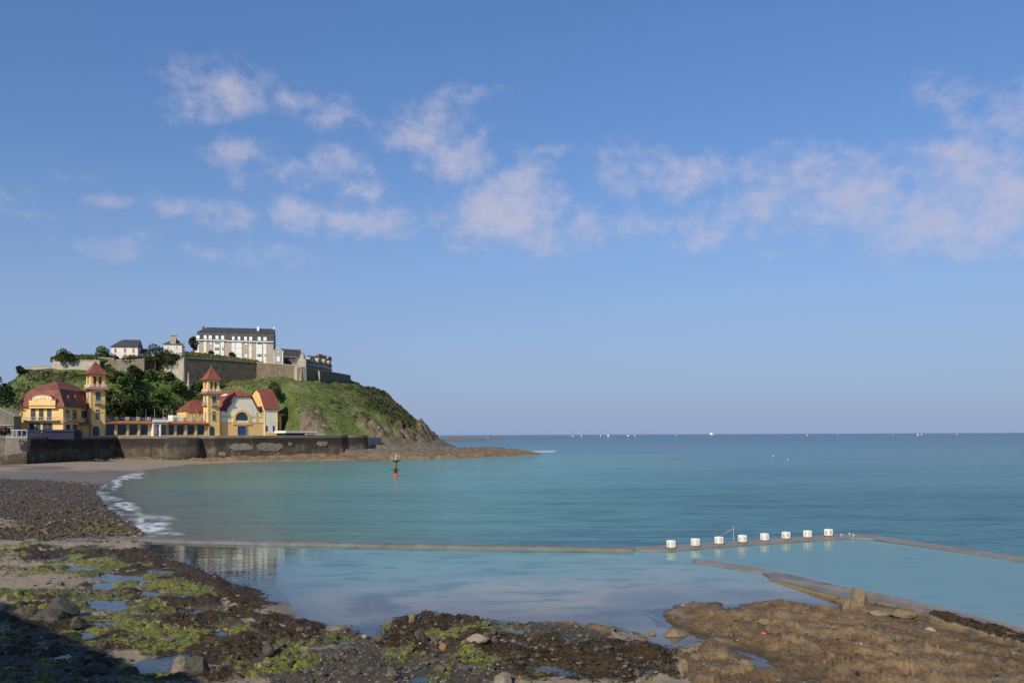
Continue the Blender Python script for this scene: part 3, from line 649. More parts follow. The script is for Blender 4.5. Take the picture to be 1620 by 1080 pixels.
# brown and dark weed beds under the lagoon near the reef edge
big = fbm(WX * .12, WY * .12, 4, 101); med = fbm(WX * .5, WY * .35, 4, 111)
C = lambda *c: np.array(c)
lagsand, lagteal, pooltea = C(.34, .295, .20), C(.115, .230, .190), C(.085, .185, .160)
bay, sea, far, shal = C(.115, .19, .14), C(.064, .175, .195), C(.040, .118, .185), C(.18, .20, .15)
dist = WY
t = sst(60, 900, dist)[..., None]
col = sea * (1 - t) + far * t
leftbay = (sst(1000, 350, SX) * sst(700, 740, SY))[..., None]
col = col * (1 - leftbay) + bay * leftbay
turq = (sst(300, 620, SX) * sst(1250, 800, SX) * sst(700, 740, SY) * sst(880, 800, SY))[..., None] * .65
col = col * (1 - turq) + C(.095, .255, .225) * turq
streak = fbm(WX * .008, WY * .022, 4, 131)
col = col * (1 + .16 * streak + .05 * fbm(WX * .05, WY * .12, 3, 141))[..., None]
sh = sst(14, 0, rawdist)[..., None] * (~lag)[..., None]
col = col * (1 - sh) + shal * sh
lt = sst(965, 880, SY + 18 * big + 6 * med + .03 * (SX - 700)); lt = np.maximum(lt, sst(820, 1150, SX) * sst(960, 890, SY) * .9)[..., None]
lc = lagsand * (1 - lt) + lagteal * lt
lc = lc * (1 + .10 * med)[..., None]
wd = blobs(SX, SY, [(600,955,55,16),(560,968,30,8),(1000,975,90,18,0,.7),(900,978,80,9,0,.6),(640,935,30,5,0,.5),(500,920,30,4,0,.5),(540,890,40,4,0,.35),(1030,950,60,14,0,.5),(760,905,60,5,0,.3),(1180,940,70,9,0,.5)], 30 * med, 6 * big)[..., None]
lc = lc * (1 - .75 * wd) + C(.05, .045, .055) * .75 * wd
dk = blobs(SX, SY, [(330,880,120,34,14),(260,865,60,14)], 14 * med, 5 * big)[..., None] * .8; lc = lc * (1 - dk) + C(.060, .075, .045) * dk
lc = lc * (1 - poolw[..., None]) + pooltea * poolw[..., None]
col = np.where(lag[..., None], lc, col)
turb = 1 - np.exp(-depth * np.where(lag, 3.2, 3.0)); turb = np.where(pool, np.maximum(turb, .93), turb); turb = np.where(lag, turb * .96, turb)
chop = np.where(lag, .016 + .008 * med, .35 + .55 * sst(500, 1000, SX) * sst(720, 780, SY) + .2 * sst(150, 60, dist)); chop = np.where(pool, .045 + .02 * med, chop)
ragged = fbm(WX * .25, WY * .12, 4, 151); fine = fbm(WX * 1.4, WY * .7, 4, 161)
fo = blobs(SX, SY, [(186,762,4.5,8,25),(198,755,11,3,-15),(215,752,14,2.5,-12),(180,770,5,4),(203,802,20,4.5,12),(195,797,16,3.5,0),(222,820,9,7,50),(234,836,30,4,0),(245,831,24,3,-5),(240,818,36,4,4,.5),(265,842,22,3,0,.6),(165,787,26,3,5,.6),(158,780,16,3,0,.5),(152,770,8,5,0,.45)], 5 * ragged, 3.0 * ragged, .45)
fo = np.clip(fo * sst(-.55, .15, fine + .25 * ragged + .15), 0, 1)
fo = np.maximum(fo, .5 * sst(1.2, 0, rawdist) * (~lag) * (SX < 320) * sst(.0, .5, fine + .3))
spray = blobs(SX, SY, [(858,714,20,1.2),(870,713.5,10,1)], 4 * ragged, 0 * ragged) * .9
fo = np.maximum(fo, spray)
me = npmesh('sea', np.stack([WX, WY, np.zeros_like(WX)], -1).reshape(-1, 3), gridq(*SX.shape), True)
if me.polygons[0].normal.z < 0: me.flip_normals()
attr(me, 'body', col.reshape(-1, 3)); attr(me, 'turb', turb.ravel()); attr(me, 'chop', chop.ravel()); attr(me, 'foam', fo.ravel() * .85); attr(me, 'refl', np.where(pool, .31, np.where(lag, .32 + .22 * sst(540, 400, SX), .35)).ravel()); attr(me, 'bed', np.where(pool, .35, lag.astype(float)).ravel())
def water_mat():
    m, nt = newmat('sea_water'); n = N(nt)
    chop = n.at('chop')
    w1 = n.noise(.9, 5, .6, n.coord((.75, 1.35, 1), (0, 0, .35)), .4); w2 = n.noise(.16, 4, .6, n.coord((.5, 1.5, 1), (0, 0, .2))); w3 = n.noise(3.4, 3, .6, n.coord((.7, 1.3, 1)))
    h = n.math('ADD', n.math('ADD', n.math('MULTIPLY', w1, .55), n.math('MULTIPLY', w2, .9)), n.math('MULTIPLY', w3, .12))
    nr = n.bump(h, chop, .75)
    fr = n.add('Fresnel'); fr.inputs['IOR'].default_value = 1.33; n.l.new(nr, fr.inputs['Normal'])
    calm = n.math('SUBTRACT', 1.0, chop, clamp=True)
    fac = n.math('MINIMUM', fr.outputs[0], n.at('refl'))
    body = n.at('body', 'Color')
    rip = n.noise(.5, 5, .65, n.coord((.35, 1.6, 1), (0, 0, .1))); body = n.mix(n.math('MULTIPLY', n.rng(n.math('ADD', n.math('MULTIPLY', rip, .6), n.math('MULTIPLY', n.noise(.12, 5, .65, n.coord((.3, 1.7, 1), (0, 0, .12))), .4)), .45, .6), n.math('MULTIPLY', chop, .85)), body, n.mix(1.0, body, (.5, .56, .64), 'MULTIPLY'))
    bedn = n.noise(.55, 7, .68, n.coord((.55, 1.5, 1), (0, 0, .12))); body = n.mix(n.math('MULTIPLY', n.rng(bedn, .51, .62), n.math('MULTIPLY', n.at('bed'), .85)), body, n.mix(1.0, body, (.42, .50, .55), 'MULTIPLY')); body = n.mix(n.math('MULTIPLY', n.rng(n.noise(.16, 5, .6, n.coord((.6, 1.4, 1))), .5, .66), n.math('MULTIPLY', n.at('bed'), .45)), body, n.mix(1.0, body, (.55, .66, .68), 'MULTIPLY'))
    df = n.add('BsdfDiffuse'); n.set(df.inputs[0], body); n.l.new(nr, df.inputs['Normal'])
    tr = n.add('BsdfTransparent'); tr.inputs[0].default_value = (.86, .95, .95, 1)
    m1 = n.add('MixShader'); n.set(m1.inputs[0], n.at('turb')); n.l.new(tr.outputs[0], m1.inputs[1]); n.l.new(df.outputs[0], m1.inputs[2])
    gl = n.add('BsdfGlossy'); gl.inputs['Roughness'].default_value = .06; n.set(gl.inputs['Color'], (.96, .97, 1)); n.l.new(nr, gl.inputs['Normal'])
    n.set(gl.inputs['Roughness'], n.rng(chop, .03, .8, .004, .16))
    m2 = n.add('MixShader'); n.set(m2.inputs[0], fac); n.l.new(m1.outputs[0], m2.inputs[1]); n.l.new(gl.outputs[0], m2.inputs[2])
    fd = n.add('BsdfDiffuse'); fd.inputs[0].default_value = (.72, .73, .72, 1)
    ff = n.math('MULTIPLY', n.at('foam'), n.rng(n.noise(1.1, 7, .7, n.coord((.7, 1.4, 1))), .38, .6, .12, 1))
    m3 = n.add('MixShader'); n.set(m3.inputs[0], ff); n.l.new(m2.outputs[0], m3.inputs[1]); n.l.new(fd.outputs[0], m3.inputs[2])
    o = n.add('OutputMaterial'); n.l.new(m3.outputs[0], o.inputs[0]); return m
tag(link('sea', me, water_mat()), 'calm turquoise sea and lagoon', None, None, 'structure')
# ------------------------------------------------------------------ causeway, pool walls, starting blocks
def slab(name, pxpoly, zt, zb, mat, label, cat, bevel=0):
    pts = [G(px, py, zt) for px, py in pxpoly]; mb = MB(); mb.exz([(p.x, p.y) for p in pts], zb, zt)
    return tag(mb.build(name, mat, None, False, bevel), label, cat)
slab('causeway', [(-260,880),(-100,867),(0,861.2),(100,857),(176,852.6),(235,852.4),(300,855),(600,861.2),(1003,867.6),(1003,864.6),(600,858.6),(300,852.6),(235,848.8),(176,847.5),(100,851),(0,855.5),(-100,861),(-260,873)], .20, -1.2, M['slab_dark'], 'long low grey concrete causeway separating the lagoon from the open sea', 'sea wall')
slab('pool_wall', [(1003.5,865),(1060,861),(1200,852),(1345,843.6),(1385,846.5),(1500,862.8),(1620,880.6),(1780,903),(1780,908),(1620,885.5),(1500,867.6),(1385,851.6),(1345,849.6),(1200,858.5),(1060,869.6),(1030,870.2),(1003.5,868.2)], .09, -1.5, M['slab_pink'], 'outer pool wall of wet concrete carrying the white starting blocks', 'pool wall')
slab('pool_wall', [(1096,884.5),(1120,885),(1200,897),(1243,905.5),(1205,905.2),(1160,898.5),(1100,887.5)], .06, -1.4, M['slab_pink'], 'pinkish end of the inner pool wall barely above the water', 'pool wall')
iw = thing('pool_wall', 'broad dark sloping inner pool wall with weedy ochre lower ledge', 'pool wall', G(1345, 940, 0))
def part_slab(name, top, zt, zb, mat, par):
    pts = [G(px, py, z) for px, py, z in top]; mb = MB(); mb.loft([(p.x, p.y, zb) for p in pts], [tuple(p) for p in pts]); return mb.build(name, mat, par)
part_slab('slab', [(1206,905.8,.07),(1243,906,.1),(1345,929.5,.42),(1460,955,.44),(1620,993,.44),(1800,1038,.44),(1800,1047,.42),(1620,999.5,.42),(1460,961,.40),(1345,947,.22),(1220,913.6,.05)], .2, -1.4, M['slab_dark'], iw)
part_slab('coping', [(1345,927.6,.47),(1460,953,.5),(1620,991,.5),(1800,1036,.5),(1800,1041,.5),(1620,995.5,.5),(1460,957,.5),(1345,931.4,.47)], .5, -1.3, M['slab_pink'], iw)
part_slab('ledge', [(1216,915.2,.05),(1345,949,.14),(1410,963,.14),(1410,969,.12),(1345,955,.12),(1230,921,.03)], .1, -1.35, M['slab_gold'], iw)
# starting blocks aligned with the pool wall
dirp = (G(1313, 849, .15) - G(1064, 868, .15)).normalized(); BU = Vector((dirp.x, dirp.y, 0)).normalized()
ft = bpy.data.curves
def digit_mesh(ch, size):
    c = ft.new('numeral', 'FONT'); c.body = ch; c.size = size; c.extrude = .004; c.align_x = 'CENTER'; c.align_y = 'CENTER'
    o = bpy.data.objects.new('numeral', c); COL.objects.link(o); bpy.context.view_layer.update()
    me_ = bpy.data.meshes.new_from_object(o.evaluated_get(bpy.context.evaluated_depsgraph_get())); bpy.data.objects.remove(o); bpy.data.curves.remove(c); return me_
BLK = [(1063.5, 868.5), (1102, 865.4), (1139.5, 862.3), (1176.5, 859.4), (1211.8, 856.6), (1245.6, 854), (1279.8, 851.8), (1313, 849.3)]
ORD = ['leftmost', 'second', 'third', 'fourth', 'fifth', 'sixth', 'seventh', 'rightmost']
def block_mesh():
    bm = bmesh.new(); bmesh.ops.create_cube(bm, size=1); a = .47
    for v in bm.verts: k = 1 if v.co.z > 0 else .96; v.co = (v.co.x * a * k, v.co.y * a * k, (v.co.z + .5) * .52 + .05)
    bmesh.ops.bevel(bm, geom=bm.edges[:], offset=.035, segments=3, affect='EDGES'); m_ = bpy.data.meshes.new('block'); bm.to_mesh(m_); bm.free(); m_.materials.append(M['block']); return m_
def plinth_mesh():
    bm = bmesh.new(); bmesh.ops.create_cube(bm, size=1)
    for v in bm.verts: v.co = (v.co.x * .40, v.co.y * .40, (v.co.z + .5) * .10 - .02)
    m_ = bpy.data.meshes.new('plinth'); bm.to_mesh(m_); bm.free(); m_.materials.append(M['rust']); return m_
bm_, pm_ = block_mesh(), plinth_mesh(); rotz = math.atan2(BU.y, BU.x)
for i, (px, py) in enumerate(BLK):
    p = G(px, py - .8, .09) + Vector((-BU.y, BU.x, 0)) * .14
    t = thing('starting_block', 'white cube starting block marked %d on the pool wall, %s of the row of eight' % (i + 1, ORD[i]), 'starting block', (p.x, p.y, .09), 'white starting blocks in a row on the outer pool wall')
    t.rotation_euler = (0, 0, rotz)
    def kid(name, me_, loc=(0, 0, 0), rot=(0, 0, 0), par=t):
        o = bpy.data.objects.new(name, me_); COL.objects.link(o); o.parent = par; o.location = loc; o.rotation_euler = rot; return o
    b = kid('block', bm_); kid('plinth', pm_)
    dm = digit_mesh(str(i + 1), .36); dm.materials.append(M['numeral'])
    kid('numeral', dm, (.02, -.238, .32), (PI / 2, 0, 0), b); kid('numeral', dm, (-.238, 0, .32), (PI / 2, 0, -PI / 2), b)
# handrail of the sea ladder
p = G(1160.5, 853, .15); t = thing('handrail', 'slim steel handrail of a sea ladder behind the fourth starting block', 'handrail', p)
MB().tube(p, p + Vector((0, 0, .98)), .018).build('post', M['metal'], t)
q = p + Vector((-.82, .55, 0)); MB().tube(p + Vector((0, 0, .92)), q + Vector((0, 0, .22)), .016).tube(q + Vector((0, 0, -.3)), q + Vector((0, 0, .32)), .02).build('rail', M['rust'], t)
q2 = p + Vector((-.6, .75, 0)); MB().tube(p + Vector((.1, .2, .8)), q2 + Vector((0, 0, .3)), .012).build('rail', M['metal'], t)
# small fittings by the corner of the pool
for k, (px, py) in enumerate([(1331, 848.3), (1344, 846.8), (1350, 848.6)]):
    p = G(px, py, .15); MBk = MB().lathe((p.x, p.y), [(.03, .1), (.035, .26), (.09, .28), (.09, .34), (.02, .37)], 8); 
    tag(MBk.build('mooring_bollard', M['metal']), ['small pale bollard next to the rightmost starting block', 'small pale bollard at the far corner of the pool', 'small pale bollard just past the far corner of the pool'][k], 'bollard')
# diving platform in the bay
p = G(626, 753.6, 0); s = (p - Vector((0, 0, H))).length / F
t = thing('diving_tower', 'concrete diving tower with funnel top and red foot standing in the bay', 'diving tower', (p.x, p.y, 0))
c = (p.x, p.y)
MB().lathe(c, [(2.6 * s, -1.5), (2.6 * s, 10.5 * s)], 16).build('column', M['black'], t, True)
MB().lathe(c, [(2.9 * s, -1.4), (2.9 * s, 5.2 * s)], 16).build('foot', M['red'], t, True)
MB().lathe(c, [(2.4 * s, 10.4 * s), (2.3 * s, 19 * s), (2.7 * s, 21.5 * s), (4.2 * s, 23.8 * s), (7.6 * s, 26 * s), (8.1 * s, 26.4 * s)], 16).build('funnel', M['rust'], t, True)
MB().lathe(c, [(7.9 * s, 26.3 * s), (7.9 * s, 27.1 * s)], 20).build('platform', M['slab'], t)
MB().tube((p.x - 7.5 * s, p.y - .1, 10.8 * s), (p.x + 7.5 * s, p.y + .1, 10.8 * s), .55 * s).tube((p.x, p.y - 7 * s, 10.8 * s), (p.x, p.y + 7 * s, 10.8 * s), .45 * s).build('crossbar', M['black'], t)
rl = MB()
for k in range(8):
    a = 2 * PI * k / 8 + .2; rl.tube((p.x + 7.8 * s * math.cos(a), p.y + 7.8 * s * math.sin(a), 27.2 * s), (p.x + 7.8 * s * math.cos(a), p.y + 7.8 * s * math.sin(a), 32 * s), .16 * s, k=6)
    b = a + PI / 4; 
    if k not in (2,): rl.tube((p.x + 7.8 * s * math.cos(a), p.y + 7.8 * s * math.sin(a), 31.8 * s), (p.x + 7.8 * s * math.cos(b), p.y + 7.8 * s * math.sin(b), 31.8 * s), .15 * s, k=6)
rl.build('railing', M['metal'], t)
MB().tube((p.x, p.y, 27 * s), (p.x, p.y, 35.5 * s), .35 * s).build('post', M['offwhite'], t)
# ------------------------------------------------------------------ boats, buoys, beacon, islets
def sailboat(px, wpx, hpx, D, label, sailm='sail', two=True):
    p = P(px, hor(px), D); s = D / F; L = wpx * s * .75; Hh = hpx * s * .85
    t = thing('sailing_boat', label, 'boat', (p.x, p.y, 0), 'boats near the horizon')
    h = MB(); k = [(-.5, 0), (-.42, .14), (0, .19), (.35, .12), (.55, 0), (.35, -.12), (0, -.19), (-.42, -.14)]
    h.loft([(p.x + a * L * .8, p.y + b * L * .6, -.2) for a, b in k], [(p.x + a * L, p.y + b * L, max(.09 * L, .5)) for a, b in k]); h.build('hull', M['hull'], t)
    MB().tube((p.x, p.y, .2), (p.x, p.y, Hh), .012 * L + .05).build('mast', M['metal'], t)
    mb = MB(); mb.loft([(p.x - .03 * L, p.y, Hh * .97), (p.x - .45 * L, p.y + .10 * L, Hh * .14), (p.x - .03 * L, p.y, Hh * .14)], [(p.x - .03 * L, p.y + .06, Hh * .97), (p.x - .45 * L, p.y + .10 * L + .06, Hh * .14), (p.x - .03 * L, p.y + .06, Hh * .14)]); mb.build('sail', M[sailm], t)
    if two:
        mb = MB(); mb.loft([(p.x + .03 * L, p.y, Hh * .86), (p.x + .5 * L, p.y, Hh * .12), (p.x + .03 * L, p.y - .06 * L, Hh * .14)], [(p.x + .03 * L, p.y + .06, Hh * .86), (p.x + .5 * L, p.y + .06, Hh * .12), (p.x + .03 * L, p.y - .06 * L + .06, Hh * .14)]); mb.build('sail', M['sail'], t)
def motorboat(px, py, wpx, hpx, label):
    p = G(px, py, 0); D = p.y; s = D / F; L = wpx * s * .75; Hh = hpx * s * .75
    t = thing('motor_boat', label, 'boat', (p.x, p.y, 0), 'boats near the horizon')
    k = [(-.5, .15), (.2, .16), (.5, 0), (.2, -.16), (-.5, -.15)]
    MB().loft([(p.x + a * L * .9, p.y + b * L * .8, -.2) for a, b in k], [(p.x + a * L, p.y + b * L, Hh * .5) for a, b in k]).build('hull', M['hull'], t)
    MB().box(Fr((p.x, p.y), 0), -.25 * L, .15 * L, -.1 * L, .1 * L, Hh * .5, Hh * .95).build('cabin', M['white'], t)
sailboat(962, 4.2, 6.6, 2600, 'largest sailing boat on the horizon with tan and white sails', 'sail_tan')
sailboat(920, 2.6, 4.6, 2900, 'white sailing boat left of the tan sailed boat', two=False)
sailboat(950, 1.8, 3.4, 3300, 'tiny white sailing boat just left of the tan sailed boat')
sailboat(1004, 2.0, 3.6, 3200, 'tiny white sailing boat beside the low rock islet on the horizon')
sailboat(1069, 1.8, 3.2, 3400, 'tiny white sailing boat alone in the middle of the horizon', two=False)
sailboat(1277, 2.2, 2.6, 3400, 'tiny white sailing boat above the pale streak, first to the right of the white cruiser')
sailboat(1325.5, 1.8, 2.4, 3500, 'tiny sail on the horizon, second to the right of the white cruiser', two=False)
sailboat(1413, 1.8, 2.4, 3500, 'tiny sail on the horizon, third to the right of the white cruiser', two=False)
sailboat(1458, 2.0, 2.8, 3300, 'tiny sail on the horizon right behind the white motor boat')
sailboat(1514, 2.0, 2.8, 3300, 'tiny sail at the far right of the horizon')
motorboat(1125.5, 687.3, 8, 4.2, 'white cruiser with cabin on the middle of the horizon')
motorboat(994, 689.6, 4.5, 2.4, 'small white motor boat by the low rock islet')
motorboat(906, 690.2, 3, 2, 'small white motor boat at the left end of the boats')
motorboat(1452, 688.3, 4, 2.8, 'small white motor boat below the right hand sails')
def buoy(px, py, r, label):
    p = G(px, py, 0); s = p.y / F
    tag(MB().lathe((p.x, p.y), [(.2 * r * s, -.2), (.85 * r * s, .1 * r * s), (r * s, .5 * r * s), (.8 * r * s, 1.2 * r * s), (.25 * r * s, 1.6 * r * s), (.2 * r * s, 2.1 * r * s)], 10).build('buoy', M['white'], None, True), label, 'buoy')
buoy(1223.5, 721.5, .8, 'small white buoy floating left of the other on the open sea'); buoy(1246, 726.5, .7, 'small white buoy floating right of the other on the open sea')
def reef(px0, px1, py, hpx, label, seed, depth_px=1.2):
    p0, p1 = G(px0, py, 0), G(px1, py, 0); u = np.linspace(0, 1, 90); v = np.linspace(-1, 1, 9); U, V = np.meshgrid(u, v); s = p0.y / F
    L = (p1 - p0).length; wid = max(L * .12, 4)
    hgt = (np.clip(np.sin(PI * U), 0, 1) ** .5) * (1 - V ** 2) * (hpx * s) * (.35 + .9 * ridge(U * 7 + seed, V * 1.2 + 3, 4, seed)) - .25
    X = p0.x + (p1.x - p0.x) * U; Y = p0.y + (p1.y - p0.y) * U + V * wid
    m_ = npmesh('rock_islet', np.stack([X, Y, hgt], -1).reshape(-1, 3), gridq(9, 90)); tag(link('rock_islet', m_, M['islet']), label, 'rock')
M['islet'] = bouldermat('islet_rock', (.06, .042, .028), (.13, .09, .055), (.20, .145, .09), 0)
reef(694, 772, 696.0, 4.2, 'long low reef of brown rock beyond the headland tip', 3)
reef(772, 802, 693.5, 1.7, 'thin flat reef at the foot of the beacon', 5)
reef(880, 899, 692.3, 1.6, 'low brown rock islet left of the sailing boats', 7)
reef(976, 992, 692.2, 1.5, 'low brown rock islet below the sailing boats', 9)
reef(852, 872, 693.2, 1.0, 'barely awash brown rock nearest the beacon reef', 11)
reef(905, 912, 692.6, .8, 'tiny brown rock awash right of the left islet', 13)
p = G(774.5, 694, 0); s = p.y / F
t = thing('beacon', 'dark stone beacon tower on the reef off the headland', 'beacon', (p.x, p.y, 0))
MB().lathe((p.x, p.y), [(1.9 * s, -.5), (1.5 * s, 4.5 * s), (1.7 * s, 4.6 * s), (1.7 * s, 5.1 * s)], 12).build('tower', M['stone'], t)
MB().lathe((p.x - 2.2 * s, p.y - 3), [(.7 * s, -.5), (.6 * s, 3.2 * s)], 8).build('pillar', M['stone_light'], t)
MB().tube((p.x, p.y, 5 * s), (p.x, p.y, 8 * s), .25 * s).build('top_mark', M['dark'], t)
# ------------------------------------------------------------------ headland, rocky spit, esplanade
HC = []
def hc(px, py, d): p = P(px, py, d); HC.append((p.x, p.y, p.z))
def hw(x, y, z): HC.append((x, y, z))
for a in [(170,668,294),(230,667,303),(300,667,314),(180,630,304),(240,622,313),(300,640,320),(265,600,326),(160,592,325),(200,590,327),(240,590,328),(285,602,331),(310,606,334),(350,607,345),
 (14,645,290),(60,592,325),(45,585,330),(20,626,312),(26,607,322),(10,640,305),(60,610,312),(100,597,322),(130,595,324),(30,660,288),(100,655,290),(5,650,285),(0,652,280),(80,640,300),
 (405,604,359),(440,603,350),(478,605,348),(520,607,369),(555,610.5,391),(575,612.5,397),(592,614.5,399),(610,622,397),(623,636,393),(635,648,390),(652,662,385),(666,676,378),(679,686,370),(687,691.5,362),
 (455,640,318),(455,682,304),(475,664,311),(500,640,327),(500,618,338),(520,655,322),(525,690,306),(560,630,348),(560,660,332),(560,686,318),(590,640,354),(590,668,336),(603,690,320),(620,650,360),(630,676,342),(640,696,328),(655,680,350),(666,692,346),(680,700,346),(690,706,336),(380,610,340),(420,615,335),(420,640,322),(560,618,380),(600,630,380),
 (600,703,312),(640,705,318),(660,708,316),(690,709,325),(700,713,328),(730,711,340),(760,709,345),(790,713,350),(820,715.5,352),(842,717,354)]: hc(*a)
for px, py in [(590,727.5),(640,725.5),(680,725),(720,724),(760,722.5),(800,721),(848,718.6)]:
    p = G(px, py, .1); hw(p.x, p.y, .1); hw(p.x + .5, p.y - 7, -1.6)
for (px, d) in [(705,352),(730,366),(760,372),(790,376),(820,376),(850,372)]: q = XY(px, d); hw(q.x, q.y, -1.2)
q = XY(865, 356); hw(q.x, q.y, -1.2); q = XY(880, 340); hw(q.x, q.y, -1.6); q = XY(860, 400); hw(q.x, q.y, -3); q = XY(760, 420); hw(q.x, q.y, -3)
for (px, d, z) in [(600,430,14),(640,425,6),(670,415,2),(700,400,-1),(720,400,-2),(580,440,22),(560,460,26),(690,440,-3),(640,470,-3)]: q = XY(px, d); hw(q.x, q.y, z)
for x, y, z in [(-150,352,38.5),(-165,350,38.5),(-180,350,37.5),(-200,360,34),(-222,350,12),(-100,400,40.3),(-120,390,40.6),(-105,372,39.6),(-90,372,37.8),(-80,400,36.5),(-140,400,40),(-100,455,38),(-180,430,38),(-250,380,10),(-250,330,7),(-235,300,8),
 (-140,262,4.5),(-120,278,4.5),(-100,290,5),(-80,302,4.5),(-140,246,3),(-168,262,4.5),(-190,262,5),(-120,256,.2),(-95,256,.3),(-74,272,.8),(-60,285,.8),(-50,270,-.5),(-140,230,.2),(-190,235,2),(-225,270,7)]: hw(x, y, z)
HCa = np.array(HC)
def rbf_fit(C_):
    r = np.hypot(C_[:, None, 0] - C_[None, :, 0], C_[:, None, 1] - C_[None, :, 1]); n_ = len(C_)
    A = np.zeros((n_ + 3, n_ + 3)); A[:n_, :n_] = r + np.eye(n_) * -.6; A[:n_, n_] = 1; A[:n_, n_ + 1:] = C_[:, :2]; A[n_, :n_] = 1; A[n_ + 1:, :n_] = C_[:, :2].T
    return np.linalg.solve(A, np.concatenate([C_[:, 2], np.zeros(3)]))
WT = rbf_fit(HCa)
def hill0(x, y):
    sh_ = np.shape(x); x = np.ravel(x); y = np.ravel(y); o = np.zeros(len(x)); 
    for i in range(0, len(x), 20000):
        r = np.hypot(x[i:i + 20000, None] - HCa[None, :, 0], y[i:i + 20000, None] - HCa[None, :, 1]); o[i:i + 20000] = r @ WT[:-3] + WT[-3] + WT[-2] * x[i:i + 20000] + WT[-1] * y[i:i + 20000]
    return o.reshape(sh_)
_F0 = Fr(XY(143.7, 270), math.radians(44)); _g = lambda a, b: (_F0.pt(a, b, 0).x, _F0.pt(a, b, 0).y)
_aT = _F0.a(349); _aE = _F0.a(449)
ESPB = [tuple(XY(603, 312)), tuple(XY(575, 307)), tuple(XY(520, 304)), tuple(XY(462, 309)), _g(_aE + 2, -12), _g(_aE - 8, -17), _g(_aE - 9, -29), _g(_aT - 14, -29), _g(_aT - 16, -17), _g(_aT - 25, -13), _g(6, -13), _g(0, -14), tuple(XY(100, 286)), (-200, 290), (-262, 282)]
_sw0 = [XY(43, 222), XY(185, 260), XY(340, 263), XY(400, 269), XY(470, 279), XY(540, 290)]
ESPF = [(-262, 226)] + [(p.x, p.y) for p in _sw0] + [tuple(XY(590, 303))]
ESPP = ESPF + ESPB
def hill_masks(x, y, z):
    px, py = proj(x, y, z)
    w = 14 * fbm(x * .08, y * .08, 3, 201); w2 = 8 * fbm(x * .1 + z * .1, y * .1, 4, 211)
    flat_blob = lambda L: np.max([s * sst(1.3, .75, np.hypot((px + w2 - a) / rx, (py + .6 * w2 - b) / ry)) for a, b, rx, ry, s in L], axis=0)
    rock = flat_blob([(498,670,17,22,1),(482,684,20,8,.8),(516,684,10,8,.7),(592,692,20,14,1),(577,674,7,8,.8),(607,698,16,12,1),(614,683,6,11,.8),(640,697,20,12,1),(630,681,5,9,.7),(658,695,22,11,1),(684,696,20,8,1),(672,684,10,6,.8),(688,689,8,4,.8),(160,655,14,14,.9),(295,648,10,16,.7),(310,640,12,16,.5)])
    low = sst(6.3, 4.0, z + .8 * fbm(x * .2, y * .2, 3, 221))
    scrub = flat_blob([(620,640,40,18,1),(650,665,34,16,1),(600,622,34,9,.8),(635,655,20,20,1),(560,612,24,5,.4),(575,665,12,10,.5),(20,620,30,14,.3),(90,597,60,7,.6),(60,640,50,22,.25),(545,640,20,8,.35),(438,618,9,7,1),(30,590,16,5,.8)])
    return np.clip(rock, 0, 1), low, np.clip(scrub, 0, 1), px, py
def hill(x, y):
    z = hill0(x, y); rock, low, scrub, px, py = hill_masks(x, y, z)
    zz_ = np.clip((z - 3.2) / 15, 0, 1); z = z * (1 - .45 * rock) + .45 * rock * np.where((z > 3.2) & (z < 18.2), 3.2 + 15 * sst(.12, .55, zz_), z)
    grass = (1 - rock) * (1 - low)
    pl = sst(34, 37, z)
    d = grass * (1 - .6 * pl) * (.7 * fbm(x * .09, y * .09, 4, 231) + .35 * fbm(x * .4, y * .4, 3, 241)) + grass * scrub * (1.3 * ridge(x * .16, y * .16, 4, 251) - .3)
    s = x * .8 + y * .6; t = -x * .6 + y * .8
    d = d + rock * (1 - low) * (4.2 * (ridge(s * .2, t * .11, 5, 261) - .55) + 3.0 * (ridge(s * .5, t * .3, 4, 264) - .52) + 1.2 * fbm(x * .9, y * .9, 2, 266))
    edge = sst(-1.2, .4, z)
    d = d + low * edge * (2.3 * (ridge(s * .13, t * .3, 5, 271) - .5) + 1.3 * (ridge(s * .5, t * .8, 3, 281) - .5))
    z = z + d
    ins = inpoly(x, y, ESPP); dd = segdist(x, y, ESPB, False)
    z = np.where(ins, np.minimum(z, 6.2), np.where(y > 262, np.minimum(z, 6.5 + 2.6 * dd + .02 * dd * dd), z))
    return z, rock, low, scrub
hx = np.arange(-285, 32, .95); hy = np.arange(226, 480, .95); HX, HY = np.meshgrid(hx, hy)
HZ, hr, hl, hs = hill(HX, HY)
_px, _py = proj(HX, HY, HZ)
me = npmesh('headland', np.stack([HX, HY, HZ], -1).reshape(-1, 3), gridq(*HX.shape), True)
attr(me, 'cover', np.stack([hr, hl, hs], -1).reshape(-1, 3))
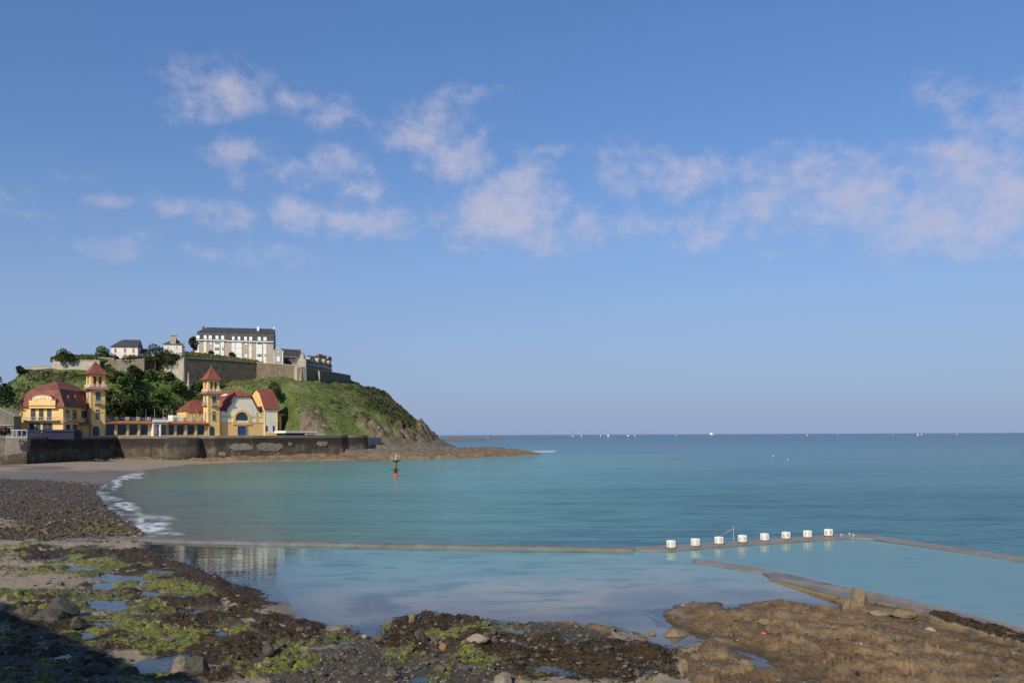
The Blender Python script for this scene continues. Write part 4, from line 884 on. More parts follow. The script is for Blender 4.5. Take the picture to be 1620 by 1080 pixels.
def hill_mat():
    m, nt = newmat('headland'); n = N(nt); sp = n.add('SeparateColor'); n.set(sp.inputs[0], n.at('cover', 'Color'))
    f = n.noise(.09, 7, .62); f2 = n.noise(.5, 7, .68); f3 = n.noise(1.8, 6, .7)
    g = n.ramp(f, [(.30, (.056, .082, .019)), (.46, (.096, .128, .031)), (.58, (.135, .155, .050)), (.72, (.175, .160, .070))])
    g = n.mix(n.rng(f2, .5, .7, 0, .6), g, (.05, .072, .018)); g = n.mix(n.rng(f3, .56, .74, 0, .5), g, (.125, .125, .045))
    sc = n.ramp(f2, [(.3, (.018, .022, .009)), (.55, (.048, .052, .018)), (.75, (.085, .080, .034))])
    col = n.mix(n.math('MULTIPLY', sp.outputs[2], .9), g, sc)
    v = n.noise(.45, 9, .72, n.coord((1.2, 1.2, .5)))
    r = n.ramp(v, [(.28, (.040, .029, .020)), (.43, (.11, .078, .050)), (.56, (.20, .148, .096)), (.70, (.38, .30, .21))])
    r = n.mix(n.rng(n.noise(.2, 5), .52, .66, 0, .6), r, (.16, .095, .062)); r = n.mix(n.rng(f3, .55, .7, 0, .7), r, (.035, .028, .022))
    geo = n.add('NewGeometry'); nz = n.add('SeparateXYZ'); n.set(nz.inputs[0], geo.outputs['Normal'])
    r = n.mix(n.math('MULTIPLY', n.rng(nz.outputs[2], .72, .9), n.rng(f2, .42, .55, 0, .9)), r, (.06, .075, .02))
    col = n.mix(n.rng(n.math('ADD', sp.outputs[0], n.math('MULTIPLY', n.math('SUBTRACT', f2, .5), 1.2)), .35, .65), col, r)
    lo = n.ramp(n.noise(.5, 9, .7, n.coord((.8, 1.8, 1))), [(.28, (.055, .037, .022)), (.42, (.15, .098, .052)), (.58, (.26, .165, .080)), (.74, (.36, .27, .17))])
    pz = n.add('SeparateXYZ'); n.set(pz.inputs[0], n.tc.outputs['Object'])
    lo = n.mix(n.rng(n.math('ADD', pz.outputs[2], n.math('MULTIPLY', f2, 1.4)), 1.9, 3.2, 0, .85), lo, n.ramp(n.noise(.9, 8, .7), [(.3, (.05, .042, .034)), (.5, (.14, .118, .09)), (.7, (.26, .22, .17))]))
    col = n.mix(sp.outputs[1], col, lo)
    n.out(col, .9, n.bump(n.mix(.5, n.noise(.8, 9, .72), n.noise(3, 6, .7)), 1, .6), Specular_IOR_Level=.2); return m
tag(link('headland', me, hill_mat()), 'grassy rocky headland with spit', None, None, 'structure')
def hz_at(x, y): return hill(np.array([x], float), np.array([y], float))[0][0]
# tufts of grass and scrub on the slopes
def tufts(name, N_, test, size, mat, label, zoff=0.0, hgt=(.5, 1.2)):
    x = RNG.uniform(-240, -18, N_); y = RNG.uniform(268, 412, N_); z, r_, l_, s_ = hill(x, y); px, py = proj(x, y, z)
    k = RNG.uniform(0, 1, N_) < test(z, r_, l_, s_, px, py); x, y, z = x[k], y[k], z[k]; n_ = len(x); w = RNG.uniform(*size, n_); h = w * RNG.uniform(*hgt, n_)
    V = []
    for q in range(2):
        a = RNG.uniform(0, PI, n_); c, s = np.cos(a) * w, np.sin(a) * w; ln = RNG.normal(0, .35, (n_, 2)) * w[:, None]
        V.append(np.stack([np.stack([x - c, y - s, z - .15 + zoff], -1), np.stack([x + c, y + s, z - .15 + zoff], -1), np.stack([x + c * .55 + ln[:, 0], y + s * .55 + ln[:, 1], z + h + zoff], -1), np.stack([x - c * .5 + ln[:, 0], y - s * .5 + ln[:, 1], z + h * .8 + zoff], -1)], 1))
    V = np.concatenate(V).reshape(-1, 3); tag(link(name, npmesh(name, V, np.arange(len(V)).reshape(-1, 4)), mat), label, 'grass', None, 'stuff')
tufts('hillside_grass', 55000, lambda z, r, l, s, px, py: (z > 8) * (1 - r) * (1 - l) * np.clip(1 - s, 0, 1) * .8, (.2, .5), M['tuft'], 'rough green grass covering the headland slopes', 0, (.25, .7))
tufts('hillside_scrub', 90000, lambda z, r, l, s, px, py: (z > 8) * (1 - .8 * r) * (1 - l) * (s ** 1.2), (.3, .75), M['tuft_scrub'], 'dark gorse and bramble scrub on the headland', 0, (.35, .95))
tufts('slope_bushes', 60000, lambda z, r, l, s, px, py: (z > 8.5) * (1 - .7 * r) * sst(160, 175, px) * sst(335, 318, px) * sst(588, 598, py) * (fbm(px * .06, py * .09, 3, 401) > -.25), (.4, .9), M['leaf_bright'], 'bright green ivy and bramble covering the slope behind the casino gallery', 0, (.5, 1.3))
# ------------------------------------------------------------------ esplanade and sea wall
SWP = [XY(43, 222), XY(185, 260), XY(262, 261), XY(340, 263), XY(400, 269), XY(470, 279), XY(540, 290)]
for k in range(1, 7):     # the rounded end
    a = SWP[6]; t = k / 8; SWP.append(Vector((a.x + 8.5 * math.sin(t * 1.5) , a.y + 3 + 9 * (1 - math.cos(t * 1.5)))) if k else a)
def offs(pts, d):
    out = []
    for i, p in enumerate(pts):
        a = pts[max(i - 1, 0)]; b = pts[min(i + 1, len(pts) - 1)]; t = (Vector(b) - Vector(a)).normalized(); out.append(Vector((p[0] + t.y * d, p[1] - t.x * d)))
    return out
def strip_wall(pts, z0, z1, d0a, d0b, d1a, d1b):
    """solid along a polyline: bottom between offsets d0a..d0b, top between d1a..d1b (outward positive)"""
    A, B, C_, D_ = offs(pts, d0a), offs(pts, d0b), offs(pts, d1b), offs(pts, d1a); mb = MB(); n_ = len(pts); V = []
    for i in range(n_): V.append([(A[i].x, A[i].y, z0), (B[i].x, B[i].y, z0), (C_[i].x, C_[i].y, z1), (D_[i].x, D_[i].y, z1)])
    for i in range(n_ - 1): mb.loft(V[i], V[i + 1], i == 0, i == n_ - 2)
    return mb
sw = thing('sea_wall', 'tall dark weathered stone sea wall below the esplanade and casino', 'sea wall', (SWP[3].x, SWP[3].y, 0))
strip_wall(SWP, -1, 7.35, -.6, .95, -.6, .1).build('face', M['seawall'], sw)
strip_wall(SWP, 7.36, 7.95, -.45, .0, -.45, .0).build('parapet', M['stone'], sw)
strip_wall(SWP, 7.955, 8.12, -.55, .12, -.55, .12).build('coping', M['slab'], sw)
c = XY(291, 261.3)
bst = MB(); bst.lathe((c.x, c.y), [(6.6, -1), (6.2, 3), (5.6, 5.5), (5.2, 7.2), (4.6, 7.5)], 36); bst.build('round_bastion', M['seawall'], sw, True)
# rough concrete repairs on the wall
def patch(px0, px1, py0, py1, seed, mat):
    rng = np.random.default_rng(seed); i = 4; fr = Fr(SWP[3], u=(SWP[4] - SWP[3])) if px0 < 400 else Fr(SWP[4], u=(SWP[5] - SWP[4])); pol = []
    if px0 > 470: fr = Fr(SWP[5], u=(SWP[6] - SWP[5]))
    for k in range(46):
        a = 2 * PI * k / 46; r = .85 + .22 * float(fbm(np.array([math.cos(a) * 2.2 + seed]), np.array([math.sin(a) * 2.2]), 4, seed)[0]) + rng.uniform(-.07, .07); px = (px0 + px1) / 2 + (px1 - px0) / 2 * math.copysign(abs(math.cos(a)) ** .7, math.cos(a)) * r; py = (py0 + py1) / 2 + (py1 - py0) / 2 * math.copysign(abs(math.sin(a)) ** .7, math.sin(a)) * r; pol.append(fr.uz(px, py, .6))
    mb = MB(); ins = [fr.pt(a, .98 + .04 - (z / 8) * .86, z) for a, z in pol]; outs = [fr.pt(a, .98 + .085 - (z / 8) * .86, z) for a, z in pol]
    mb.loft(ins, outs); mb.build('concrete_patch', mat, sw)
patch(361, 401, 701, 713, 3, M['patch']); patch(405, 448, 698, 715, 5, M['stone']); patch(455, 463, 699, 705, 7, M['stone']); patch(500, 520, 697, 706, 9, M['stone']); patch(345, 358, 714, 722, 11, M['stone'])
esp = [(p.x, p.y) for p in offs(SWP, -.3)] + ESPB + [(-262, 226)]
tag(MB().exz(esp, 3, 7.3).build('esplanade', M['slab']), 'esplanade pavement above the sea wall', None, None, 'structure')
# bastion at the left end with its slipway
b0, b1 = XY(43.2, 221), XY(-60, 216); bl = [b1, XY(8, 220.3), b0]
lb = thing('stone_bastion', 'sunlit stone bastion with railing at the left end of the sea wall', 'bastion', (b0.x, b0.y, 0))
strip_wall(bl, -1, 7.6, -9, .7, -9, .1).build('wall', M['stone'], lb)
strip_wall(bl, 7.61, 7.8, -9, .25, -9, .25).build('coping', M['slab'], lb)
fr = Fr(XY(8, 220.3), u=(b0 - XY(8, 220.3))); w0, w1 = 0.2, fr.a(42)
rb = MB(); rb.box(fr, w0, w1, -.25, -.15, 7.82, 7.95)
rb.box(fr, w0, w1, -.25, -.15, 9.75, 9.95)
for k in range(5): a = w0 + (w1 - w0) * k / 4; rb.box(fr, a - .06, a + .06, -.26, -.14, 7.96, 9.74)
rb.build('railing', M['metal'], lb); g = MB(); g.box(fr, w0, w1, -.21, -.19, 7.96, 9.74)
mG, nt = newmat('screen_glass'); n = N(nt); gl = n.add('BsdfGlossy'); gl.inputs[1].default_value = .05; tr = n.add('BsdfTransparent'); mx = n.add('MixShader'); mx.inputs[0].default_value = .25; n.l.new(tr.outputs[0], mx.inputs[1]); n.l.new(gl.outputs[0], mx.inputs[2]); oo = n.add('OutputMaterial'); n.l.new(mx.outputs[0], oo.inputs[0]); M['screen'] = mG
g.build('pane', mG, lb)
rp = MB(); q0, q1, q2 = G(45, 713, 3.6), G(-60, 733, 1.2), G(-60, 726, 1.4)
a0 = Vector((b0.x + .3, b0.y - .9)); dirb = (b1 - b0).normalized(); nb = Vector((-dirb.y, dirb.x)); nb = nb if nb.y < 0 else -nb
def rampt(t, w, z): p = Vector((b0.x, b0.y)) + dirb * t + nb * w; return (p.x, p.y, z)
rp.loft([rampt(-.5, .75, -1), rampt(-.5, 3.6, -1), rampt(-.5, 3.6, 3.95), rampt(-.5, .75, 3.95)], [rampt(18, .75, -1), rampt(18, 3.6, -1), rampt(18, 3.6, 1.2), rampt(18, .75, 1.2)])
tag(rp.build('slipway', M['seawall']), 'dark stone slipway descending to the sand in front of the left bastion', 'slipway')
# the promenade the photographer stands on, outside the frame: an added building on it shades the near left shore
window_later = []
PRF = [(-150, 150), (-60, 60), (-8, 3.4), (60, 3.4)]
tag(MB().exz(PRF + [(60, -60), (-150, -60)], -1, 6.38).build('promenade', M['slab']), 'high promenade the view is taken from', None, None, 'structure')
pr_ = thing('promenade_wall', 'tall stone retaining wall along the edge of the high promenade', 'sea wall', (-8, 3.4, 0))
pp_ = [Vector(p) for p in PRF]; strip_wall(pp_, -1, 6.3, -.05, 1.0, -.05, .1).build('face', M['seawall'], pr_)
hd = Vector((-10, 9)).normalized(); h0 = Vector((-33.0, 17.4)); frh = Fr(h0 - hd * 48, u=hd)
ht = thing('shade_building', 'unseen added tall pale hotel on the promenade that shades the near left shore', 'shade_building', (h0.x, h0.y, 6.4))  # added building behind the view, placed only to throw shadow on the shore
MB().box(frh, 0, 62, -12, 0, 6.385, 16.1).build('wall', M['cream'], ht)
rfh = MB(); rfh.box(frh, -.3, 62.3, -12.3, .25, 16.105, 16.35)
for k in range(7): rfh.box(frh, 5 + k * 8.2, 7 + k * 8.2 + (k % 3) * .8, -1.8, -.1, 16.355, 16.7 + (k % 2) * .45)
rfh.build('roof', M['slate'], ht)
for k in range(12):
    for zz in (7.6, 11): window_later.append((ht, frh, 2 + k * 4.9, 3.5 + k * 4.9, zz, zz + 2.2))
def bank(name, crest, mat, label):
    """grassy bank: (px, depth, y of foot, y of crest)"""
    A, B, C_ = [], [], []
    px = np.linspace(crest[0][0], crest[-1][0], 60); it = lambda k: np.interp(px, [c[0] for c in crest], [c[k] for c in crest]); dp, yf, yc = it(1), it(2), it(3); rows = []
    for i in range(60):
        f = P(px[i], yf[i], dp[i] + .8); c = P(px[i], yc[i], dp[i] + 8); w = .35 * math.sin(i * 1.3) + .25 * math.sin(i * 2.9)
        rows.append([(f.x, f.y, f.z - .4), (f.x * .75 + c.x * .25, f.y * .75 + c.y * .25, f.z * .55 + c.z * .45), (f.x * .4 + c.x * .6, f.y * .4 + c.y * .6, f.z * .15 + c.z * .85 + w * .4), (c.x, c.y, c.z + w * .5), (c.x + 1, c.y + 7, f.z - .5)])
    V = np.array(rows); m_ = npmesh(name, V.reshape(-1, 3), gridq(60, 5), True); a = np.zeros((300, 3)); attr(m_, 'cover', a); o = link(name, m_, bpy.data.materials['headland']); tag(o, label, None, None, 'structure')
    n_ = 2600; i = RNG.integers(0, 59, n_); j = RNG.integers(0, 3, n_); u = RNG.uniform(0, 1, (n_, 1)); v = RNG.uniform(0, 1, (n_, 1)); q = (V[i, j] * (1 - u) + V[i + 1, j] * u) * (1 - v) + (V[i, j + 1] * (1 - u) + V[i + 1, j + 1] * u) * v
    w = RNG.uniform(.15, .45, n_); h = w * RNG.uniform(.5, 1.2, n_); b = RNG.uniform(0, PI, n_); c, s_ = np.cos(b) * w, np.sin(b) * w; T = np.stack([q + np.stack([-c, -s_, 0 * w - .1], -1), q + np.stack([c, s_, 0 * w - .1], -1), q + np.stack([c * .6, s_ * .4, h], -1), q + np.stack([-c * .4, -s_ * .6, h * .8], -1)], 1).reshape(-1, 3)
    tag(link(name + '_tufts', npmesh('tufts', T, np.arange(len(T)).reshape(-1, 4)), M['tuft']), 'rough grass tufts on ' + label, 'grass', None, 'stuff')
bank('grass_bank', [(292, 330, 566.3, 556.5), (330, 340, 568.3, 560), (370, 351, 571, 565.5), (405, 362, 573.6, 570.5), (416, 364, 574.6, 574)], None, 'long grassy bank on top of the shaded rampart')
bank('grass_bank', [(80, 331.5, 571.5, 567), (92, 331.5, 570.4, 561.5), (120, 331.5, 570.6, 562), (158, 331.5, 570.6, 561.5), (176, 333, 568, 563)], None, 'grassy bank above the low pale wall')
bank('grass_bank', [(188, 332, 571, 569.5), (210, 332, 570.5, 563.5), (230, 332, 569, 563.5), (262, 336, 572, 566)], None, 'grassy bank over the ruined wall')
# ------------------------------------------------------------------ buildings
def window(par, fr, a0, a1, z0, z1, b, frame='white', pane='glass', nx=2, nz=3, fw=.09, sill=False, arch=False, name='window', proud=.10):
    """glazed opening whose outer frame stands proud of the wall at offset b"""
    mb = MB(); w = a1 - a0
    if arch:
        r = w / 2; cz = z1 - r; cx = (a0 + a1) / 2
        def arc(rr, k=14): return [(cx + rr * math.cos(PI * i / k), cz + rr * math.sin(PI * i / k)) for i in range(k + 1)]
        o_, i_ = arc(r), arc(r - fw); 
        for k in range(14): mb.ext(fr, [o_[k], o_[k + 1], i_[k + 1], i_[k]], b + .005, b + proud)
        zt = cz
    else:
        mb.box(fr, a0, a1, b + .005, b + proud, z1 - fw, z1); zt = z1 - fw
    mb.box(fr, a0, a0 + fw, b + .005, b + proud, z0 + fw, zt); mb.box(fr, a1 - fw, a1, b + .005, b + proud, z0 + fw, zt); mb.box(fr, a0, a1, b + .005, b + proud, z0, z0 + fw)
    t = fw * .6
    for k in range(1, nx): x = a0 + w * k / nx; mb.box(fr, x - t / 2, x + t / 2, b + .012, b + proud * .6, z0 + fw, zt)
    for k in range(1, nz): z = z0 + fw + (zt - z0 - fw) * k / nz; mb.box(fr, a0 + fw, a1 - fw, b + .012, b + proud * .5, z - t / 2, z + t / 2)
    if arch: mb.box(fr, a0 + fw, a1 - fw, b + .012, b + proud * .5, cz - t / 2, cz + t / 2)
    if sill: mb.box(fr, a0 - .12, a1 + .12, b + .004, b + .22, z0 - .14, z0 - .005)
    o = mb.build(name, M[frame] if isinstance(frame, str) else frame, par)
    pb = MB()
    if arch: pb.ext(fr, [(a0 + .01, z0 + .01), (a1 - .01, z0 + .01)] + [(cx + (r - .01) * math.cos(PI * i / 14), cz + (r - .01) * math.sin(PI * i / 14)) for i in range(15)], b + .002, b + .02)
    else: pb.box(fr, a0 + .01, a1 - .01, b + .002, b + .02, z0 + .01, z1 - .01)
    pb.build('pane', M[pane], o); return o
def winpx(par, fr, px0, px1, py0, py1, b=0, **kw):
    a0, z1 = fr.uz(px0, py0, b); a1, z0 = fr.uz(px1, py1, b); return window(par, fr, a0, a1, z0, z1, b, **kw)
def balcony(par, fr, a0, a1, z, dep, h=.95, mat='stone_light', name='balcony', n_=7, b=0):
    mb = MB(); mb.box(fr, a0, a1, b + .01, b + dep, z - .22, z); mb.box(fr, a0, a1, b + dep - .12, b + dep, z + h - .12, z + h)
    for k in range(n_ + 1): x = a0 + (a1 - a0) * k / n_; q = .07 if k % 2 == 0 else .045; mb.box(fr, max(x - q, a0), min(x + q, a1), b + dep - .11, b + dep - .02, z + .005, z + h - .125)
    for x in (a0, a1 - .09): mb.box(fr, x, x + .09, b + .01, b + dep - .13, z + h - .10, z + h - .01)
    for x in (a0 + .1, a1 - .3): mb.ext(Fr(fr.pt(x, 0, 0), u=fr.n), [(b + .01, z - .75), (b + dep * .8, z - .225), (b + .01, z - .225)], 0, .2 if True else 0)
    return mb.build(name, M[mat], par)
for q in window_later: window(*q, 0, frame='white', pane='glass', nx=2, nz=2, fw=.12, sill=True)
ANG = math.radians(44); A0 = XY(143.7, 270); F0 = Fr(A0, ANG); ZB = 7.32
CAS = thing('casino', 'yellow seaside casino with red tiled roofs, two towers and a long window gallery', 'casino', (A0.x, A0.y, ZB))
# --- towers
def tower(px_l, px_r, apex_y, eave_y, lan_y, par_y, sk_y, up_win, bal_y, lo_win, door, low_red):
    a0, a1 = F0.a(px_l), F0.a(px_r); w = a1 - a0; pc = (px_l + px_r) / 2; z = lambda y: F0.z(pc, y)
    ca, cb = (a0 + a1) / 2, -w / 2; ctr = F0.pt(ca, cb, 0); rot = ANG + PI / 4; S = math.sqrt(2)
    t = MB(); t.box(F0, a0, a1, -w, 0, ZB, z(sk_y)); tw = t.build('tower', M['yellow'], CAS)
    # corner strips and string course
    mb = MB()
    for x0, x1 in ((a0 - .04, a0 + .45), (a1 - .45, a1 + .04)):
        mb.box(F0, x0, x1, -.4, .06, ZB, z(sk_y) - .1)
    mb.box(F0, a0 - .08, a1 + .08, -w - .08, .09, z(lo_win[2]) - 1.0, z(lo_win[2]) - .7); mb.build('quoins', M['pier'], tw)
    # skirt roof: flares out under the lantern balcony
    r0 = w / 2
    mb = MB(); ring = lambda r, zz: [F0.pt(ca + sx * r, cb + sy * r, zz) for sx, sy in ((-1, 1), (1, 1), (1, -1), (-1, -1))]
    mb.loft(ring(r0 + 1.15, z(sk_y)), ring(r0 + .30, z(par_y))); mb.build('skirt_roof', M['eave'], tw)
    pb = MB(); zz0 = z(par_y) + .01; zp = z(lan_y) 
    pb.loft(ring(r0 + .45, zz0), ring(r0 + .45, zz0 + .18))
    for sgn in (-1, 1):
        pb.box(F0, ca - r0 - .4, ca + r0 + .4, cb + sgn * (r0 + .34) - .06, cb + sgn * (r0 + .34) + .06, zp - .18, zp)
        pb.box(F0, ca + sgn * (r0 + .34) - .06, ca + sgn * (r0 + .34) + .06, cb - r0 - .27, cb + r0 + .27, zp - .18, zp)
        for k in range(9):
            x = -1 + 2 * k / 8
            pb.box(F0, ca + x * (r0 + .34) - .05, ca + x * (r0 + .34) + .05, cb + sgn * (r0 + .34) - .05, cb + sgn * (r0 + .34) + .05, zz0 + .185, zp - .185)
            if 0 < k < 8: pb.box(F0, ca + sgn * (r0 + .34) - .05, ca + sgn * (r0 + .34) + .05, cb + x * (r0 + .34) - .05, cb + x * (r0 + .34) + .05, zz0 + .185, zp - .185)
    pb.build('parapet', M['offwhite'], tw)
    # lantern: corner piers round a dark core, openings on every side
    lb_ = MB(); rl_ = r0 * .80; ze = z(eave_y); zl = zz0 + .19
    for sx in (-1, 1):
        for sy in (-1, 1): lb_.box(F0, ca + sx * rl_ - .42, ca + sx * rl_ + .42, cb + sy * rl_ - .42, cb + sy * rl_ + .42, zl, ze)
    for sgn in (-1, 1):
        lb_.box(F0, ca - rl_ + .43, ca + rl_ - .43, cb + sgn * rl_ - .2, cb + sgn * rl_ + .2, ze - .75, ze - .01); lb_.box(F0, ca + sgn * rl_ - .2, ca + sgn * rl_ + .2, cb - rl_ + .43, cb + rl_ - .43, ze - .75, ze - .01)
        lb_.box(F0, ca - .35, ca + .35, cb + sgn * rl_ - .15, cb + sgn * rl_ + .15, zl, ze - .76); lb_.box(F0, ca + sgn * rl_ - .15, ca + sgn * rl_ + .15, cb - .3, cb + .3, zl, ze - .76)
    ln_ = lb_.build('lantern', M['yellow'], tw)
    ib = MB(); ib.box(F0, ca - rl_ * .62, ca + rl_ * .62, cb - rl_ * .62, cb + rl_ * .62, zl, ze - .02); ib.build('core', M['rust'], tw)
    rf = MB(); re = r0 + 1.0; za = z(apex_y)
    prof = [(re, ze + .02), (re * .82, ze + .55), (re * .50, ze + (za - ze) * .45), (.10, za)]
    for k in range(3): rf.loft(ring(*prof[k]), ring(*prof[k + 1]), k == 0, k == 2)
    rfo = rf.build('spire_roof', M['tile'], tw); MB().tube(F0.pt(ca, cb, za - .1), F0.pt(ca, cb, za + .9), .05).build('finial', M['metal'], tw)
    winpx(tw, F0, *up_win, frame='frame', pane='glass', nx=2, nz=3, fw=.085)
    a, b = F0.a(up_win[0] - 1.5), F0.a(up_win[1] + 1.8); balcony(tw, F0, a, b, F0.z(pc, bal_y), .9, 1.0)
    winpx(tw, F0, *lo_win, frame='frame', pane='glass', nx=2, nz=3, fw=.085, sill=True)
    if door: winpx(tw, F0, *door, frame='teal', pane='glass_blue', nx=2, nz=2, fw=.14, arch=True, name='door')
    L = F0.side(a0); L = Fr(F0.pt(a0, 0, 0), u=F0.n)     # left face, outward = -u
    L = Fr(F0.pt(a0, -w, 0), u=F0.n)
    z1, z0 = z(up_win[2]), z(up_win[3]); window(tw, L, w * .30, w * .68, z0, z1, 0, frame='white', nx=2, nz=3, fw=.085); balcony(tw, L, w * .2, w * .8, z(bal_y), .9, 1.0, n_=5)
    z1, z0 = z(lo_win[2]), z(lo_win[3]); window(tw, L, w * .32, w * .66, z0, z1, 0, frame='white', nx=2, nz=3, fw=.085, sill=True)
    return a0, a1
T1 = tower(143.7, 166.7, 571, 591.8, 607.8, 612, 616, (151.2, 159, 619.5, 634), 637.5, (151, 157.5, 647.5, 662.5), (146.3, 156.8, 673.5, 689.2), None)
T2 = tower(329.7, 347.8, 579.3, 601, 615.4, 619, 622.6, (335.6, 342.2, 626, 638.5), 640.5, (335.8, 341.2, 650.5, 664), (331.9, 339, 674, 688.3), None)
# --- gallery between the towers
GB = -.9; ga0, ga1 = T1[1] + .01, T2[0] - .01; Z_e = F0.z(250, 665.5); Z_w = F0.z(250, 671.5, GB); zs = F0.z(250, 688.0)
gal = MB(); gal.box(F0, ga0, ga1, -9, GB - .35, ZB, Z_e - .3); gw = gal.build('gallery', M['pier'], CAS)
mb = MB(); mb.box(F0, ga0, ga1, GB - .34, GB + .12, Z_w, Z_e - .31); mb.box(F0, ga0, ga1, GB - .34, GB + .1, ZB, zs); mb.build('frieze', M['pier'], gw)
mb = MB(); mb.ext(Fr(F0.pt(ga0, 0, 0), u=F0.n), [(GB - 1.5, Z_e + .02), (.55, Z_e - .75), (.55, Z_e - .92), (GB - 1.5, Z_e - .29)], 0, -(ga1 - ga0)); ev = mb.build('eave', M['eave'], gw)
WN = [(167.6,181),(186,199.5),(204.7,217.3),(222.5,234),(266.7,275.3),(280,291),(296.7,307.5),(312.5,323.2)]
for i, (p0, p1) in enumerate(WN):
    a0, a1 = F0.a(p0, GB), F0.a(p1, GB); window(gw, F0, a0, a1, zs + .02, Z_w - .02, GB - .34, frame='teal', pane='glass_blue', nx=1 if i not in (3, 4) else 3, nz=3, fw=.16, proud=.14)
edges = [ga0] + [x for p0, p1 in WN for x in (F0.a(p0, GB), F0.a(p1, GB))] + [ga1]
for k in range(0, len(edges), 2):
    mb = MB()
    e0, e1 = edges[k], edges[k + 1]
    if e1 - e0 > 5: mb.box(F0, e0 + .01, e0 + 1.0, GB - .34, GB + .05, zs + .01, Z_w - .01); mb.build('pier', M['pier'], gw); MB().box(F0, e1 - 1.0, e1 - .01, GB - .34, GB + .05, zs + .01, Z_w - .01).build('pier', M['pier'], gw); continue
    if e1 - e0 < .4: continue
    mb.box(F0, e0 + .01, e1 - .01, GB - .34, GB + .05, zs + .01, Z_w - .01); mb.box(F0, e0 + .25, e1 - .25, GB + .055, GB + .3, ZB, Z_w + .1); mb.build('pier', M['pier'], gw)
# entrance porch
a0, a1 = F0.a(240.5), F0.a(265); am = F0.a(252.5)
pb = MB(); pb.box(F0, a0, a1, .57, 1.0, F0.z(252, 667.5), F0.z(252, 663.2)); pb.box(F0, a0, a0 + .3, GB - .3, .9, ZB, F0.z(252, 671)); pb.box(F0, am - .15, am + .15, GB - .3, .9, ZB, F0.z(252, 671)); pb.box(F0, a0, a1, GB - .3, .5, F0.z(252, 671), F0.z(252, 668.7))
po = pb.build('porch', M['offwhite'], gw); window(gw, F0, a0 + .5, am - .5, ZB + .1, F0.z(252, 672), GB - .3, frame='white', pane='cream', nx=2, nz=2, fw=.2, name='door'); window(gw, F0, am + .3, a1 - .2, ZB + .5, F0.z(252, 672), GB - .3, frame='frame', pane='glass', nx=3, nz=1, fw=.14)
mb = MB(); mb.box(F0, am + .2, a1 + .6, 2.0, 2.08, ZB + .9, ZB + 1.0); 
for k in range(6): x = am + .2 + (a1 + .4 - am) * k / 5; mb.box(F0, x - .05, x + .05, 1.99, 2.09, ZB, ZB + .895)
mb.build('guard_rail', M['white'], gw)
# roof terrace balustrade with posts
mb = MB(); zt = Z_e + .03; rb = MB()
for k, px in enumerate([168, 184, 202, 219, 236, 260.5, 277, 292, 306, 319]):
    x = F0.a(px, GB - 1.2); MB().box(F0, x - .5, x + .5, GB - 1.7, GB - .9, zt, zt + 1.35).build('terrace_post', M['stone_light'], gw)
for z_ in (.55, 1.0): rb.box(F0, ga0, ga1, GB - 1.33, GB - 1.27, zt + z_, zt + z_ + .06)
for k in range(90): x = ga0 + (ga1 - ga0) * (k + .5) / 90; rb.box(F0, x - .02, x + .02, GB - 1.32, GB - 1.28, zt, zt + 1.0)
rb.build('terrace_railing', M['metal'], gw)
mb = MB()
for k in range(9): x = ga0 + 12 + k * 3.0; mb.tube(F0.pt(x, GB - 4.5, zt), F0.pt(x, GB - 4.5, zt + 4.2), .05)
mb.build('terrace_masts', M['metal'], gw)
x0, x1 = F0.a(280), F0.a(294); mb = MB(); mb.box(F0, x0, x1, GB - 7, GB - 3, zt, zt + 2.1); hut = mb.build('terrace_hut', M['white'], gw)
MB().box(F0, x0 + .9, x0 + 1.7, GB - 2.995, GB - 2.95, zt, zt + 1.8).build('door', M['offwhite'], hut)
# --- wing with red roof behind tower 2 (left of theatre)
WL = F0.off(-7.5); a0, a1 = WL.a(294.5), WL.a(330); zl0 = WL.z(312, 650.5); wg = MB(); wg.box(WL, a0, a1, -8, 0, ZB, zl0); wo_ = wg.build('rear_wing', M['yellow'], CAS)
zr = WL.z(316, 632, -4); rf = MB(); rf.loft([WL.pt(a0 - .4, .5, zl0), WL.pt(a0 - .4, -8.5, zl0), WL.pt(a1, -8.5, zl0), WL.pt(a1, .5, zl0)], [WL.pt(a0 + 3.8, -4, zr), WL.pt(a0 + 3.9, -4.1, zr), WL.pt(a1, -4.1, zr), WL.pt(a1, -4, zr)]); rf.build('roof', M['tile'], wo_)
mb = MB()
for k in range(6): x = a0 + .8 + k * 1.4; mb.box(WL, x - .06, x + .06, .005, .06, zl0 - 2.4, zl0 - .05)
mb.build('timbering', M['rust'], wo_)
# --- theatre with the arched window
F1 = F0.off(-1.4); tz = lambda px, py, b=0: F1.uz(px, py, b)
def PP(L, b=0): return [F1.uz(px, py, b) for px, py in L]
aL, aR = F1.a(349), F1.a(417.6); zy = F1.z(384, 667.5)
thb = MB(); thb.box(F1, aL, aR, -24, 0, ZB, zy); th = thb.build('theatre', M['yellow'], CAS)
gp = [(aL, zy + .002), (aR, zy + .002)] + PP([(417.6, 651.5), (408.6, 651.2), (397, 628.0), (373, 628.0), (358.5, 650.2), (349, 650)])
MB().ext(F1, gp, -24, -.02).build('gable', M['cream'], th)
